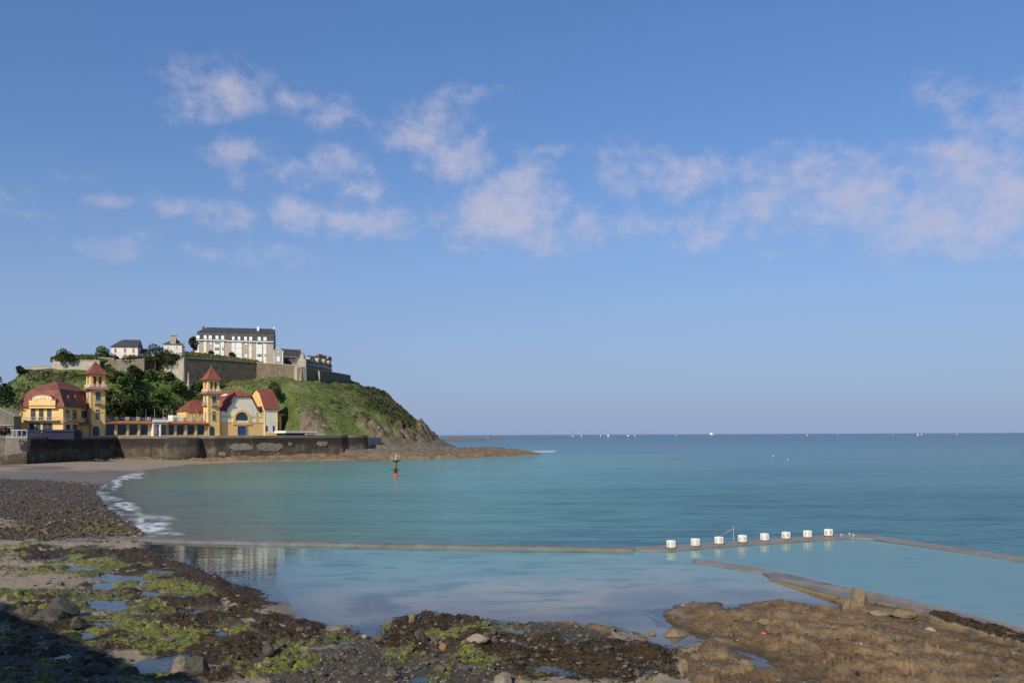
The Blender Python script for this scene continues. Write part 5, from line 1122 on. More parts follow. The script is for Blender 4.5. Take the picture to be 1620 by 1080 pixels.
# frieze panels and mouldings on the gable
mb = MB(); mb.box(F1, aL, aR + .0, -.015, .14, zy - .25, zy - .005)
for p0, p1 in ((350, 371), (393, 416.5)): mb.box(F1, F1.a(p0), F1.a(p1), -.015, .07, F1.z(384, 660.3), F1.z(384, 657.6))
mb.box(F1, F1.a(405), F1.a(407.5), -.015, .12, zy, F1.z(384, 651)); mb.box(F1, F1.a(416), aR, -.015, .12, zy, F1.z(384, 651)); mb.build('mouldings', M['yellow'], th)
acx, acz = F1.uz(382.4, 662); ro = F1.a(396) - acx; ri = F1.a(392.2) - acx; mb = MB(); K = 18
oz = [(acx + ro * math.cos(PI * i / K), acz + ro * 1.0 * math.sin(PI * i / K)) for i in range(K + 1)]; iz = [(acx + ri * math.cos(PI * i / K), acz + ri * math.sin(PI * i / K)) for i in range(K + 1)]
for i in range(K): mb.ext(F1, [oz[i], oz[i + 1], iz[i + 1], iz[i]], -.015, .22)
mb.box(F1, acx - ro, acx - ri, -.015, .22, zy + .01, acz); mb.box(F1, acx + ri, acx + ro, -.015, .22, zy + .01, acz); mb.box(F1, acx - ro - .3, acx + ro + .3, -.015, .3, zy - .9, zy - .26)
mb.build('arch_surround', M['yellow'], th)
window(th, F1, acx - ri, acx + ri, F1.z(384, 664.4), acz + ri, -.02, frame='teal', pane='glass_blue', nx=4, nz=1, fw=.15, arch=True)
winpx(th, F1, 376.2, 389.4, 674.2, 687.9, 0, frame='blue', pane='blue', nx=3, nz=2, fw=.16, name='door', proud=.16)
a0, z1 = F1.uz(375.2, 673.2); a1, z0 = F1.uz(390.4, 687.9); mb = MB(); mb.box(F1, a0 - .1, a0 + .1, .0, .22, ZB, z1); mb.box(F1, a1 - .1, a1 + .1, .0, .22, ZB, z1); mb.box(F1, a0 - .1, a1 + .1, .0, .22, z1 + .005, z1 + .3); mb.build('door_surround', M['pier'], th)
# theatre roof: broken gable with half hip
sec = PP([(356.5, 653), (371.8, 627.2), (398.2, 627.2), (411.3, 653.5)]); rgz = F1.z(384, 616.6, -3); cxm = (sec[1][0] + sec[2][0]) / 2
B0, B1 = .5, -24.3; r = MB(); th_ = .35
def quad_slab(mb, pts, d): mb.loft([Vector(p) for p in pts], [Vector(p) + Vector(d) for p in pts])
up = (0, 0, .3)
quad_slab(r, [F1.pt(sec[0][0], B0, sec[0][1]), F1.pt(sec[1][0], B0, sec[1][1]), F1.pt(sec[1][0], B1, sec[1][1]), F1.pt(sec[0][0], B1, sec[0][1])], up)
quad_slab(r, [F1.pt(sec[3][0], B0, sec[3][1]), F1.pt(sec[2][0], B0, sec[2][1]), F1.pt(sec[2][0], B1, sec[2][1]), F1.pt(sec[3][0], B1, sec[3][1])], up)
r.loft([F1.pt(sec[1][0], B0, sec[1][1] + .05), F1.pt(sec[2][0], B0, sec[2][1] + .05), F1.pt(sec[2][0], B1, sec[2][1] + .05), F1.pt(sec[1][0], B1, sec[1][1] + .05)], [F1.pt(cxm - .05, B0 - 3.5, rgz), F1.pt(cxm + .05, B0 - 3.5, rgz), F1.pt(cxm + .05, B1, rgz), F1.pt(cxm - .05, B1, rgz)])
# lower side slopes
for (x0, x1, s) in ((aL - .3, sec[0][0] + 1.2, 1), (sec[3][0] - 1.2, aR + .3, -1)):
    zlo, zhi = F1.z(352, 651), F1.z(352, 644); e = [(x0, zlo), (x1, zhi)] if s > 0 else [(x1, zlo), (x0, zhi)]
    quad_slab(r, [F1.pt(e[0][0], .3, e[0][1]), F1.pt(e[1][0], .3, e[1][1]), F1.pt(e[1][0], B1, e[1][1]), F1.pt(e[0][0], B1, e[0][1])], (0, 0, .25))
ro_ = r.build('roof', M['tile'], th)
p0 = F1.pt(sec[1][0] + 1.1, -13, 0); skz = sec[1][1] + (rgz - sec[1][1]) * .24
MB().loft([F1.pt(sec[1][0] + .4, -9.0, sec[1][1] + .62), F1.pt(sec[1][0] + 2.2, -9.0, sec[1][1] + 1.45), F1.pt(sec[1][0] + 2.2, -12.6, sec[1][1] + 1.45), F1.pt(sec[1][0] + .4, -12.6, sec[1][1] + .62)], [F1.pt(sec[1][0] + .3, -9.0, sec[1][1] + .82), F1.pt(sec[1][0] + 2.1, -9.0, sec[1][1] + 1.65), F1.pt(sec[1][0] + 2.1, -12.6, sec[1][1] + 1.65), F1.pt(sec[1][0] + .3, -12.6, sec[1][1] + .82)]).build('skylight', M['white'], ro_)
# --- right pavilion
bL, bR = aR + .02, F1.a(438.8); zc = F1.z(428, 647)
pv = MB(); pv.box(F1, bL, bR, -13, .35, ZB, zc); pvo = pv.build('pavilion', M['cream'], CAS)
zb_ = F1.z(421, 623.4, -2.6); zr_ = F1.z(416, 615.6, -5.5)
prof = [(.9, zc - .15), (-2.6, zb_), (-6, zr_), (-9.5, zb_), (-13.4, zc - .15)]
Ls = Fr(F1.pt(bL, 0, 0), u=F1.n)
MB().ext(Ls, [(b - .12 if b > -5 else b + .12, z - .2) for b, z in prof], .02, -(bR - bL) + .02).build('gable', M['yellow'], pvo)
r = MB()
for k in range(4):
    q = [F1.pt(bL - .4, prof[k][0], prof[k][1]), F1.pt(bL - .4, prof[k + 1][0], prof[k + 1][1]), F1.pt(bR + .5, prof[k + 1][0], prof[k + 1][1]), F1.pt(bR + .5, prof[k][0], prof[k][1])]; quad_slab(r, q, (0, 0, .28))
r.build('roof', M['tile'], pvo)
mb = MB(); mb.box(F1, bL + .02, bL + .35, .355, .42, ZB, zc - .3); mb.box(F1, bR - .35, bR - .02, .355, .42, ZB, zc - .3); mb.box(F1, bL, bR, .355, .45, ZB, F1.z(428, 684.6)); mb.build('quoins', M['yellow'], pvo)
for q in ((420.4, 423.2), (431.4, 434.2)): winpx(pvo, F1, q[0], q[1], 673.2, 682, .36, frame='blue', pane='blue', nx=1, nz=3, fw=.1)
# --- annex at the right end
cL, cR = bR + .02, F1.a(447.2); zq = F1.z(443, 656.5); ax = MB(); ax.box(F1, cL, cR, -8, -.9, ZB, zq); axo = ax.build('annex', M['pier'], CAS)
MB().box(F1, cL, cR + 1.1, -8.4, .1, zq + .01, zq + .45).build('roof', M['tile'], axo); winpx(axo, F1, 439.5, 441.6, 667, 687.6, -.9, frame='blue', pane='blue', nx=1, nz=2, fw=.12, name='door')
# --- main block with CASINO gable
C0 = XY(100, 255); FM = Fr(C0, u=(.997, .08)); aL, aR = FM.a(31.7), 0.0; zE = FM.z(66, 643); ZBm = ZB
mbk = MB(); mbk.box(FM, aL, aR, -24, 0, ZBm, zE); mb_ = mbk.build('main_block', M['yellow'], CAS)
zM, zR = FM.z(73, 615.5, -1.9), FM.z(90, 602.5, -9.5); ov = .75; i1 = 2.1
ring = lambda o, z, back=0: [FM.pt(aL - o, o, z), FM.pt(aR + o, o, z), FM.pt(aR + o, -24 - o, z), FM.pt(aL - o, -24 - o, z)]
r = MB(); r.loft(ring(ov, zE - .1), ring(ov - .35, zE + .9)); r.loft(ring(ov - .35, zE + .9), ring(-i1, zM), False, False); r.loft(ring(-i1 + .12, zM), ring(-i1 + .12, zM + .15)); cx_ = (aL + aR) / 2
r.loft(ring(-i1, zM + .15), [FM.pt(cx_ - .05, -9.5, zR), FM.pt(cx_ + .05, -9.5, zR), FM.pt(cx_ + .05, -19, zR), FM.pt(cx_ - .05, -19, zR)])
rfm = r.build('roof', M['tile_old'], mb_)
# curved gable with the lettering
PB = .95; g0, g1 = FM.a(45.8, PB), FM.a(87.6, PB); gc = (g0 + g1) / 2; zs0 = FM.z(66, 632, PB); zt0 = FM.z(66, 624, PB); zlow = FM.z(66, 645.4, PB); pol = [(g0, zlow), (g1, zlow), (g1, zs0)]
hw_ = (g1 - g0) / 2 * .82
pol += [(gc + hw_ * math.cos(PI * k / 16), zs0 + .1 + (zt0 - zs0 - .1) * math.sin(PI * k / 16) ** .9) for k in range(17)] + [(g0, zs0)]
gb = MB(); gb.ext(FM, pol, -3.6, PB); gbo = gb.build('curved_gable', M['yellow'], mb_)
ed = pol[3:20]; mb = MB()
for k in range(16): p, q = ed[k], ed[k + 1]; mb.ext(FM, [p, q, (q[0] * .985 + gc * .015, q[1] + .26), (p[0] * .985 + gc * .015, p[1] + .26)], -.6, PB + .2)
mb.box(FM, g0 - .15, g0 + 1.1, -.6, PB + .22, zs0 + .002, zs0 + .28); mb.box(FM, g1 - 1.1, g1 + .15, -.6, PB + .22, zs0 + .003, zs0 + .28); mb.box(FM, g0 - .1, g1 + .1, PB + .005, PB + .16, FM.z(66, 642, PB), FM.z(66, 641, PB)); mb.build('moulding', M['eave'], gbo)
LT = MB()
def letter(ch, size):
    c = ft.new('letter', 'FONT'); c.body = ch; c.size = size; c.extrude = .06; c.align_x = 'CENTER'; c.align_y = 'CENTER'; c.offset = .02
    o = bpy.data.objects.new('letter', c); COL.objects.link(o); bpy.context.view_layer.update(); m_ = bpy.data.meshes.new_from_object(o.evaluated_get(bpy.context.evaluated_depsgraph_get())); bpy.data.objects.remove(o); bpy.data.curves.remove(c); return m_
bml = bmesh.new()
for k, ch in enumerate('CASINO'):
    t = (k - 2.5) / 2.5; m_ = letter(ch, 1.35); a = gc + t * hw_ * .72; zz = zt0 - .78 - 1.15 * t * t * .62; rot = -t * .42
    for v in m_.vertices:
        x, y, e = v.co; x2 = x * math.cos(rot) - y * math.sin(rot); y2 = x * math.sin(rot) + y * math.cos(rot); v.co = FM.pt(a + x2, PB + .09 + e, zz + y2)
    bml.from_mesh(m_)
m_ = bpy.data.meshes.new('lettering'); bml.to_mesh(m_); bml.free(); link('lettering', m_, M['white'], gbo)
for p0, p1 in ((48.6, 56.2), (61.6, 69), (74.4, 81.6)): winpx(mb_, FM, p0, p1, 646.2, 665, 0, frame='frame', pane='glass', nx=2, nz=3, fw=.08)
for p0, p1 in ((46.5, 55), (56.5, 64), (67.5, 83)): winpx(mb_, FM, p0, p1, 669, 683, 0, frame='frame', pane='glass', nx=2, nz=2, fw=.08)
b0_, b1_ = FM.a(37, 1.2), FM.a(92, 1.2); balcony(mb_, FM, b0_, b1_, FM.z(64, 664.2, 1.2), 1.5, .95, n_=16)
for k in range(3):
    px = (57, 64.2, 82)[k]; x = FM.a(px); pl = MB(); pl.lathe(tuple(FM.pt(x, 1.0, 0))[:2], [(.2, FM.z(64, 664)), (.26, FM.z(64, 664) + .5)], 8); pl.build('planter', M['brick'], mb_)
# canopy posts under balcony and the side face
FS = Fr(FM.pt(0, 0, 0), u=-FM.n)           # right side of the main block, outward = +u of FM
sa = lambda px: FS.a(px)
for p0, p1, y0, y1 in ((103, 109.5, 647.5, 664), (114.5, 121, 647.5, 663), (128.5, 137, 649, 661)): winpx(mb_, FS, p0, p1, y0, y1, 0, frame='frame', pane='glass', nx=2, nz=3, fw=.085)
for p0, p1, y0, y1 in ((104, 111, 671, 688), (115, 122, 671, 688), (129, 138, 674.5, 688)): winpx(mb_, FS, p0, p1, y0, y1, 0, frame='teal', pane='glass', nx=2, nz=2, fw=.14)
balcony(mb_, FS, FS.a(102.5, 1.2), FS.a(126.5, 1.2), FS.z(114, 665.4, 1.2), 1.4, .95, n_=8)
for px in (106.5, 117.5):                     # round topped dormers on the right roof slope
    x = FS.a(px, -1.0); z0 = FS.z(px, 637, -.6); d = MB(); K = 10; pol = [(x - .95, z0), (x + .95, z0)] + [(x + .95 * math.cos(PI * k / K), z0 + 1.5 + .95 * math.sin(PI * k / K)) for k in range(K + 1)]
    d.ext(FS, pol, -3.2, -.35); do = d.build('dormer', M['eave'], rfm); window(do, FS, x - .62, x + .62, z0 + .3, z0 + 2.15, -.345, frame='frame', pane='glass', nx=2, nz=1, fw=.12, arch=True)
# link between main block and tower 1
lk = MB(); ck = FS.pt(FS.a(139), .0, 0); lk.box(FS, FS.a(125), FS.a(141), -4, 1.6, ZB, FS.z(133, 672.5)); lko = lk.build('porch', M['pier'], mb_)
MB().ext(Fr(FS.pt(FS.a(125) - .3, 0, 0), u=FS.n), [(0, FS.z(133, 668)), (2.7, FS.z(133, 672)), (2.7, FS.z(133, 673)), (0, FS.z(133, 672.4))], 0, -(FS.a(141) - FS.a(125)) - .6).build('porch_roof', M['eave'], lko)
# --- navy terrace pavilion in front of the casino
FT = Fr(XY(38.5, 229), u=(.997, .08)); t0, t1 = 0, FT.a(117); zt_ = FT.z(80, 679.2); pvn = thing('terrace_marquee', 'long navy blue canvas terrace marquee with windows in front of the casino', 'marquee', tuple(FT.pt(0, 0, ZB)))
tb = MB(); tb.ext(Fr(FT.pt(t0, 0, 0), u=FT.n), [(.25, zt_ - .65), (.25, zt_ - .42), (-2.5, zt_), (-5, zt_ - .5), (-5, zt_ - .65)], 0, -(t1 - t0)); tb.build('roof', M['navy'], pvn)
zlo, zhi = FT.z(80, 689.4), zt_ - .66; wl = MB(); wl.box(FT, FT.a(69), t1, -5, -.02, ZB, zhi); wl.box(FT, t0, FT.a(69), -.1, 0, ZB, zlo + .45); wl.build('wall', M['navy'], pvn)
k = 0
xs = [t0, FT.a(46), FT.a(53), FT.a(60), FT.a(68.5)]
for k in range(4): window(pvn, FT, xs[k] + .12, xs[k + 1] - .12, zlo + .5, zhi - .1, -.1, frame='navy', pane=['screenp', 'screenp', 'screenp', 'screenp'][k] if 'screenp' in M else 'glass', nx=1, nz=1, fw=.12)
wl = MB()
for x in xs: wl.box(FT, x - .08, x + .08, -.13, .0, zlo + .46, zhi)
wl.build('posts', M['navy'], pvn)
# white ramp parapet beyond the marquee, low white terrace by the annex
fr = Fr(XY(117, 236), u=(XY(134, 250) - XY(117, 236))); a1 = fr.a(134)
MBw = MB(); MBw.ext(fr, [(0, 7.3), (a1, 7.3), (a1, 7.95), (a1 * .5, 8.15), (0, 8.9)], -.25, 0); tag(MBw.build('ramp_parapet', M['white']), 'short white curved ramp parapet at the right end of the navy marquee', 'parapet')
fr = Fr(XY(452, 288), u=(XY(503, 300) - XY(452, 288))); a1 = fr.a(503); z = lambda y: fr.z(470, y)
tz_ = thing('beach_terrace', 'low pale terrace building on the esplanade right of the casino', 'building', tuple(fr.pt(0, 0, 7.3)))
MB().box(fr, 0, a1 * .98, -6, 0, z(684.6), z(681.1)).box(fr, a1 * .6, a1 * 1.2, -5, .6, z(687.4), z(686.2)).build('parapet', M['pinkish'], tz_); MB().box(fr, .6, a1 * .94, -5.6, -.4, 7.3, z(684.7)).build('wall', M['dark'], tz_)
# ------------------------------------------------------------------ upper town
def gable_house(name, label, cat, fr, a0, a1, dep, zb, ze, zr, wallm, roofm, hipL=False, hipR=False, ov=.35, group=None):
    t = thing(name, label, cat, tuple(fr.pt((a0 + a1) / 2, -dep / 2, zb)), group); w = MB(); w.box(fr, a0, a1, -dep, 0, zb, ze)
    if not hipL: w.poly([fr.pt(a0, 0, ze), fr.pt(a0, -dep, ze), fr.pt(a0, -dep / 2, zr - .05)])
    if not hipR: w.poly([fr.pt(a1, 0, ze), fr.pt(a1, -dep, ze), fr.pt(a1, -dep / 2, zr - .05)])
    wo = w.build('wall', M[wallm], t); r = MB(); hl = dep / 2 * .8 if hipL else -.0; hr = dep / 2 * .8 if hipR else 0; o = ov
    r.loft([fr.pt(a0 - (o if hipL else .1), o, ze - .1), fr.pt(a1 + (o if hipR else .1), o, ze - .1), fr.pt(a1 + (o if hipR else .1), -dep - o, ze - .1), fr.pt(a0 - (o if hipL else .1), -dep - o, ze - .1)],
           [fr.pt(a0 + hl - (0 if hipL else .1), -dep / 2 + .03, zr), fr.pt(a1 - hr + (0 if hipR else .1), -dep / 2 + .03, zr), fr.pt(a1 - hr + (0 if hipR else .1), -dep / 2 - .03, zr), fr.pt(a0 + hl - (0 if hipL else .1), -dep / 2 - .03, zr)])
    ro = r.build('roof', M[roofm], t); return t, wo, ro
# pale two storey house
fr = Fr(XY(176, 340), u=(.985, .17)); a1 = fr.a(218.5); z = lambda y, px=197: fr.z(px, y)
t, wo, ro = gable_house('town_house', 'cream two storey house with hipped grey roof standing alone on the hill at the left', 'house', fr, 0, a1, 8, z(568), z(548.6), z(536.2) + .2, 'pinkish', 'slate', True, False)
for p0, p1 in ((181, 184), (196.2, 199.4), (209.5, 212.5)):
    winpx(t, fr, p0, p1, 550.5, 556.5, 0, frame='stone_light', pane='glass', nx=2, nz=2, fw=.16, sill=True)
    winpx(t, fr, p0, p1, 559.6, 565, 0, frame='stone_light', pane='glass', nx=2, nz=2, fw=.16)
mb = MB(); x = fr.a(190); mb.box(fr, x - .5, x + .5, -4.4, -3.6, z(538), z(534.6)); mb.build('chimney', M['stone_light'], ro)
# low annexe with slate roof
fr = Fr(XY(219.5, 345), u=(.985, .17)); a1 = fr.a(234); gable_house('outbuilding', 'low white outbuilding with slate roof between the cream house and the trees', 'house', fr, 0, a1, 6, fr.z(226, 568), fr.z(226, 558.5), fr.z(226, 550.5), 'offwhite', 'slate')
# chimney house
fr = Fr(XY(259, 352), u=(.96, .28)); a1 = fr.a(288.5); z = lambda y, px=273: fr.z(px, y)
t, wo, ro = gable_house('town_house', 'cream house with a broad stone chimney and dark pyramid roof right of the hill trees', 'house', fr, 0, a1, 11, z(566), z(544.4), z(532.5), 'pinkish', 'slate_brown', True, True)
mb = MB(); mb.box(fr, -.1, a1 + .1, .005, .12, z(545.3), z(544.2)); mb.build('cornice', M['stone_light'], wo)
mb = MB(); x0, x1 = fr.a(269.6), fr.a(279); mb.box(fr, x0, x1, -1.6, -.2, z(545), z(531)); mb.box(fr, x0 - .2, x1 + .2, -1.8, 0, z(531) + .005, z(531) + .4); mb.build('chimney', M['stone_light'], ro); mb = MB(); x = fr.a(290, -7); mb.box(fr, x - .6, x + .6, -8, -7, z(541), z(536.5)); mb.build('chimney', M['stone_light'], ro)
for p0, p1 in ((264.5, 267), (277.5, 280.2)): winpx(t, fr, p0, p1, 546.5, 552.5, 0, frame='white', pane='glass', nx=2, nz=2, fw=.14)
# apartment block
FA = Fr(XY(310, 376), u=(math.cos(.22), math.sin(.22)))
ap = thing('apartment_block', 'long apartment block with white bays and dark mansard roof on top of the hill', 'apartment block', tuple(FA.pt(15, -6, 40)))
am, a1 = FA.a(361.2), FA.a(433.2); zb = FA.z(400, 582); ze1, ze2 = FA.z(340, 537.6), FA.z(400, 539.6)
mb = MB(); mb.box(FA, 0, am, -12, 0, zb, ze1); mb.box(FA, am + .01, a1, -12, .3, zb, ze2); mb.build('wall', M['beige'], ap)
for (x0, x1, ze, zr, hipl, d) in ((-.3, am + .0, ze1, FA.z(340, 518.0, -6), True, 0), (am + .02, a1 + .1, ze2, FA.z(400, 519.4, -6), False, .3)):
    r = MB(); zmid = ze + (zr - ze) * .56; s = 4.6 if hipl else 0
    r.loft([FA.pt(x0, .35 + d, ze + .02), FA.pt(x1, .35 + d, ze + .02), FA.pt(x1, -12.3, ze + .02), FA.pt(x0, -12.3, ze + .02)], [FA.pt(x0 + s * .25, -.35 + d, zmid), FA.pt(x1, -.35 + d, zmid), FA.pt(x1, -11.4, zmid), FA.pt(x0 + s * .25, -11.4, zmid)])
    r.loft([FA.pt(x0 + s * .2, -.2 + d, zmid + .01), FA.pt(x1, -.2 + d, zmid + .01), FA.pt(x1, -11.6, zmid + .01), FA.pt(x0 + s * .2, -11.6, zmid + .01)], [FA.pt(x0 + s, -5.9, zr), FA.pt(x1, -5.9, zr), FA.pt(x1, -6.1, zr), FA.pt(x0 + s, -6.1, zr)])
    ro = r.build('roof', M['slate'], ap)
    mb = MB(); mb.box(FA, x0 - (1.6 if hipl else .0), x1 - .02, d + .01, d + .75, ze - .4, ze - .02); mb.build('cornice', M['white'], ap)
    if hipl: dl = [(311.5, 316.5), (323.2, 328), (331, 336), (341.8, 346.5), (350.5, 355.5)]
    else: dl = [(368, 371.8), (377, 381), (387, 391.5), (395, 399.8), (408.5, 413.5), (417.5, 422.5)]
    for q in dl:
        b = FA.off(d - .0); x_0, x_1 = FA.a(q[0], d), FA.a(q[1], d); z_0, z_1 = ze + .35, ze + 1.95
        mb = MB(); mb.box(FA, x_0 - .12, x_1 + .12, -2.0, d + .30, z_0 - .12, z_1 + .12); do = mb.build('dormer', M['slate'], ro); mb = MB(); mb.box(FA, x_0, x_1, d + .305, d + .38, z_0, z_1); mb.build('shutter', M['white'], do)
mb = MB(); mb.box(FA, a1 + .11, a1 + .3, -12, .3, zb, ze2); mb.ext(Fr(FA.pt(a1 + .3, 0, 0), u=FA.n), [(-12.2, ze2), (.7, ze2), (.1, ze2 + 4.4), (-6, FA.z(400, 518.6, -6)), (-12, ze2 + 4.4)], .0, .2); mb.build('gable_end', M['slate'], ap)
x = FA.a(409, -3); mb = MB(); mb.box(FA, x - .45, x + .45, -3.8, -3, ze2 + 4, FA.z(409, 516.6, -3)); mb.build('chimney', M['white'], ap); x = FA.a(438, -5); mb = MB(); mb.box(FA, a1 - .4, a1 + .25, -7, -5.2, ze2 + 5.4, FA.z(436, 517.6, -6)); mb.build('chimney', M['white'], ap)
x = FA.a(322.5, -6); mb = MB(); mb.box(FA, x - .5, x + .5, -7, -6, ze1 + 3, FA.z(322, 516.4, -6)); mb.build('chimney', M['slate_brown'], ap)
rows = [(541.2, 546.3), (550.3, 556.4), (559.8, 565.6), (569.2, 574.8)]
colsL = [(310.5, 315.5), (323.2, 327), (331.4, 335.4), (339, 347.6), (350.2, 354.6)]; colsR = [(367.2, 372, ), (373.4, 382.8), (387, 391.3), (395, 398.6), (406.2, 415), (417.6, 421.8)]
rr = random.Random(5)
pn = MB()
for q, d in [(c, 0) for c in (colsL[0], colsL[1], colsL[3], colsL[4])] + [(c, .3) for c in (colsR[0], colsR[1], colsR[3], colsR[4], colsR[5])]:
    zt = (ze1 if d == 0 else ze2) - .45; pn.box(FA, FA.a(q[0], d) - .05, FA.a(q[1], d) + .05, d + .005, d + .12, zb, zt)
pn.build('white_bays', M['cream'], ap)
for ri, (y0, y1) in enumerate(rows):
    for ci, (q, d) in enumerate([(c, 0) for c in colsL] + [(c, .3) for c in colsR]):
        if ci < 5 and ri == 3: continue
        y0_, y1_ = (y0, y1) if ci >= 5 else (y0 - .9, y1 - .9); bay = ci not in (2, 7)
        dark = (ri, ci) in {(0, 3), (1, 3), (1, 2), (1, 4), (0, 9), (0, 10), (2, 9), (2, 10), (0, 0)} or rr.random() < .12
        winpx(ap, FA, q[0] + .35, q[1] - .35, y0_, y1_ - .8, d + (.125 if bay else 0), frame='white', pane='glass' if dark else 'white', nx=3 if q[1] - q[0] > 6 else (2 if dark else 1), nz=1, fw=.16)
        if q[1] - q[0] > 3.9 and bay: a_, z_ = FA.uz(q[0], y1_ - .6, d + .13); a2, z2 = FA.uz(q[1], y1_ + 3.0, d + .13); mb = MB(); mb.box(FA, a_, a2, d + .13, d + .24, z2, z_); mb.build('balcony_panel', M['white'], ap)
# chapel-like stone house
fr = Fr(XY(433.4, 372), u=(.975, .22)); a1 = fr.a(448.4); z = lambda y, px=441: fr.z(px, y); zb = z(580); ze, za = z(556), z(551.2)
t = thing('gable_house', 'small stone house with white trimmed gable right beside the apartment block', 'house', tuple(fr.pt(a1 / 2, -3, zb)))
MB().ext(fr, [(0, zb), (a1, zb), (a1, ze), (a1 / 2, za), (0, ze)], -7, 0).build('wall', M['stone_light'], t)
mb = MB(); quad_slab(mb, [fr.pt(-.3, .2, ze - .2), fr.pt(a1 / 2, .2, za), fr.pt(a1 / 2, -7, za), fr.pt(-.3, -7, ze - .2)], (0, 0, .3)); quad_slab(mb, [fr.pt(a1 + .3, .2, ze - .2), fr.pt(a1 / 2, .2, za), fr.pt(a1 / 2, -7, za), fr.pt(a1 + .3, -7, ze - .2)], (0, 0, .301)); mb.build('roof', M['offwhite'], t)
mb = MB(); mb.box(fr, 0, .35, .004, .1, zb, ze - .2); mb.box(fr, a1 - .35, a1, .004, .1, zb, ze - .2); mb.build('quoins', M['offwhite'], t)
winpx(t, fr, 437.6, 442.6, 563.5, 571.5, 0, frame='white', pane='white', nx=2, nz=2, fw=.2); winpx(t, fr, 439.6, 441.2, 554.8, 557.4, 0, frame='white', pane='offwhite', nx=1, nz=1, fw=.2); winpx(t, fr, 436, 442.4, 575.8, 578, 0, frame='white', pane='white', nx=1, nz=1, fw=.2)
# big dark slate house (slate tone on its walls too)
fr = Fr(XY(448.8, 383), u=(.80, .60)); a1 = fr.a(481); z = lambda y, px=465: fr.z(px, y)
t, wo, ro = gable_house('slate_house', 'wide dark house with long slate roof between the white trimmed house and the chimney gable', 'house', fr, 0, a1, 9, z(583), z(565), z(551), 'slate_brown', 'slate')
mb = MB(); mb.box(fr, 0, a1, .005, .3, z(565.4), z(564.4)); mb.build('gutter', M['metal'], wo); x = a1 - .6; mb = MB(); mb.box(fr, x - .4, x + .4, -5, -4, z(556), z(550.4)); mb.build('chimney', M['brick'], ro)
for p0, p1 in ((459, 463), (467, 471)): winpx(t, fr, p0, p1, 567, 574, 0, frame='metal', pane='glass', nx=2, nz=2, fw=.08)
# sunlit gable end with chimney stack
fr = Fr(XY(470, 366), u=(.96, -.26)); a1 = fr.a(484); z = lambda y, px=477: fr.z(px, y); zb = z(584); pol = [(0, zb), (a1, zb)] + [fr.uz(*q) for q in ((484, 570.5), (480.5, 566), (480, 559.6), (475.2, 559.6), (474.6, 564.8), (470.2, 571))]
t = thing('gable_house', 'sunlit bare stone gable end with chimney stack above the corner of the rampart', 'house', tuple(fr.pt(a1 / 2, -3, zb)))
MB().ext(fr, pol, -1, 0).build('wall', M['stone_light'], t); mb = MB(); c_ = a1 / 2; zt_ = z(566); mb.loft([fr.pt(-.1, -1.02, z(571)), fr.pt(a1 + .1, -1.02, z(571)), fr.pt(a1 + .1, -9, z(571)), fr.pt(-.1, -9, z(571))], [fr.pt(c_ - .05, -1.02, zt_), fr.pt(c_ + .05, -1.02, zt_), fr.pt(c_ + .05, -9, zt_), fr.pt(c_ - .05, -9, zt_)]); mb.build('roof', M['slate_brown'], t)
mb = MB(); mb.box(fr, fr.a(475), fr.a(480.2), -.9, .05, z(559.6) + .002, z(559.0)); mb.build('chimney', M['brick'], t)
# row of old houses running back along the rampart
fr = Fr(XY(484, 374), u=(.36, .93)); R0 = 0
spec = [(484, 499, 566.5, 572.5, 'stone', 'slate_brown', 'first dark stone house of the row, next to the sunlit chimney gable', 0), (499, 511, 565.5, 574, 'stone', 'slate_brown', 'second stone house of the row, below the broad red chimney', 1), (511, 518.5, 565, 575.5, 'brick', 'slate_brown', 'third house of the row with a pale roof side', 2), (518.5, 525.5, 566.5, 578, 'stone', 'slate', 'last house of the row, at the tip of the rampart', 3)]
for (p0, p1, yr, ye, wm, rm, lab, k) in spec:
    x0, x1 = fr.a(p0), fr.a(p1); z = lambda y, px=(p0 + p1) / 2: fr.z(px, y)
    t, wo, ro = gable_house('row_house', lab, 'house', fr, x0 + .02, x1 - .02, 7.5, z(592), z(ye), z(yr) + .9, wm, rm, group='old houses in a row along the rampart')
    for j in range(3): xx = x0 + (x1 - x0) * (j + .5) / 3; w_ = (x1 - x0) * .09; window(t, fr, xx - w_, xx + w_, z(ye + 6.5), z(ye + 2), 0, frame='offwhite', pane='glass', nx=1, nz=2, fw=.15)
    # little gabled dormer
    xx = (x0 + x1) / 2; zz = z(ye); mb = MB(); mb.ext(fr, [(xx - 1, zz), (xx + 1, zz), (xx + 1, zz + 1.2), (xx, zz + 2.3), (xx - 1, zz + 1.2)], -2.5, .15); mb.build('dormer', M['stone_light'], ro)
    cs = [(488, 564.0, .8)] if k == 0 else [(507.5, 560.6, 1.9), (501, 564, .8)] if k == 1 else [(514.5, 562.0, .8)] if k == 2 else [(522, 564.2, 1.3)]
    for cpx, cy, cw in cs: xx = fr.a(cpx, -3.5); mb = MB(); mb.box(fr, xx - cw, xx + cw, -4.2, -3.2, z(yr + 3), fr.z(cpx, cy, -3.5)); mb.build('chimney', M['brick'], ro)
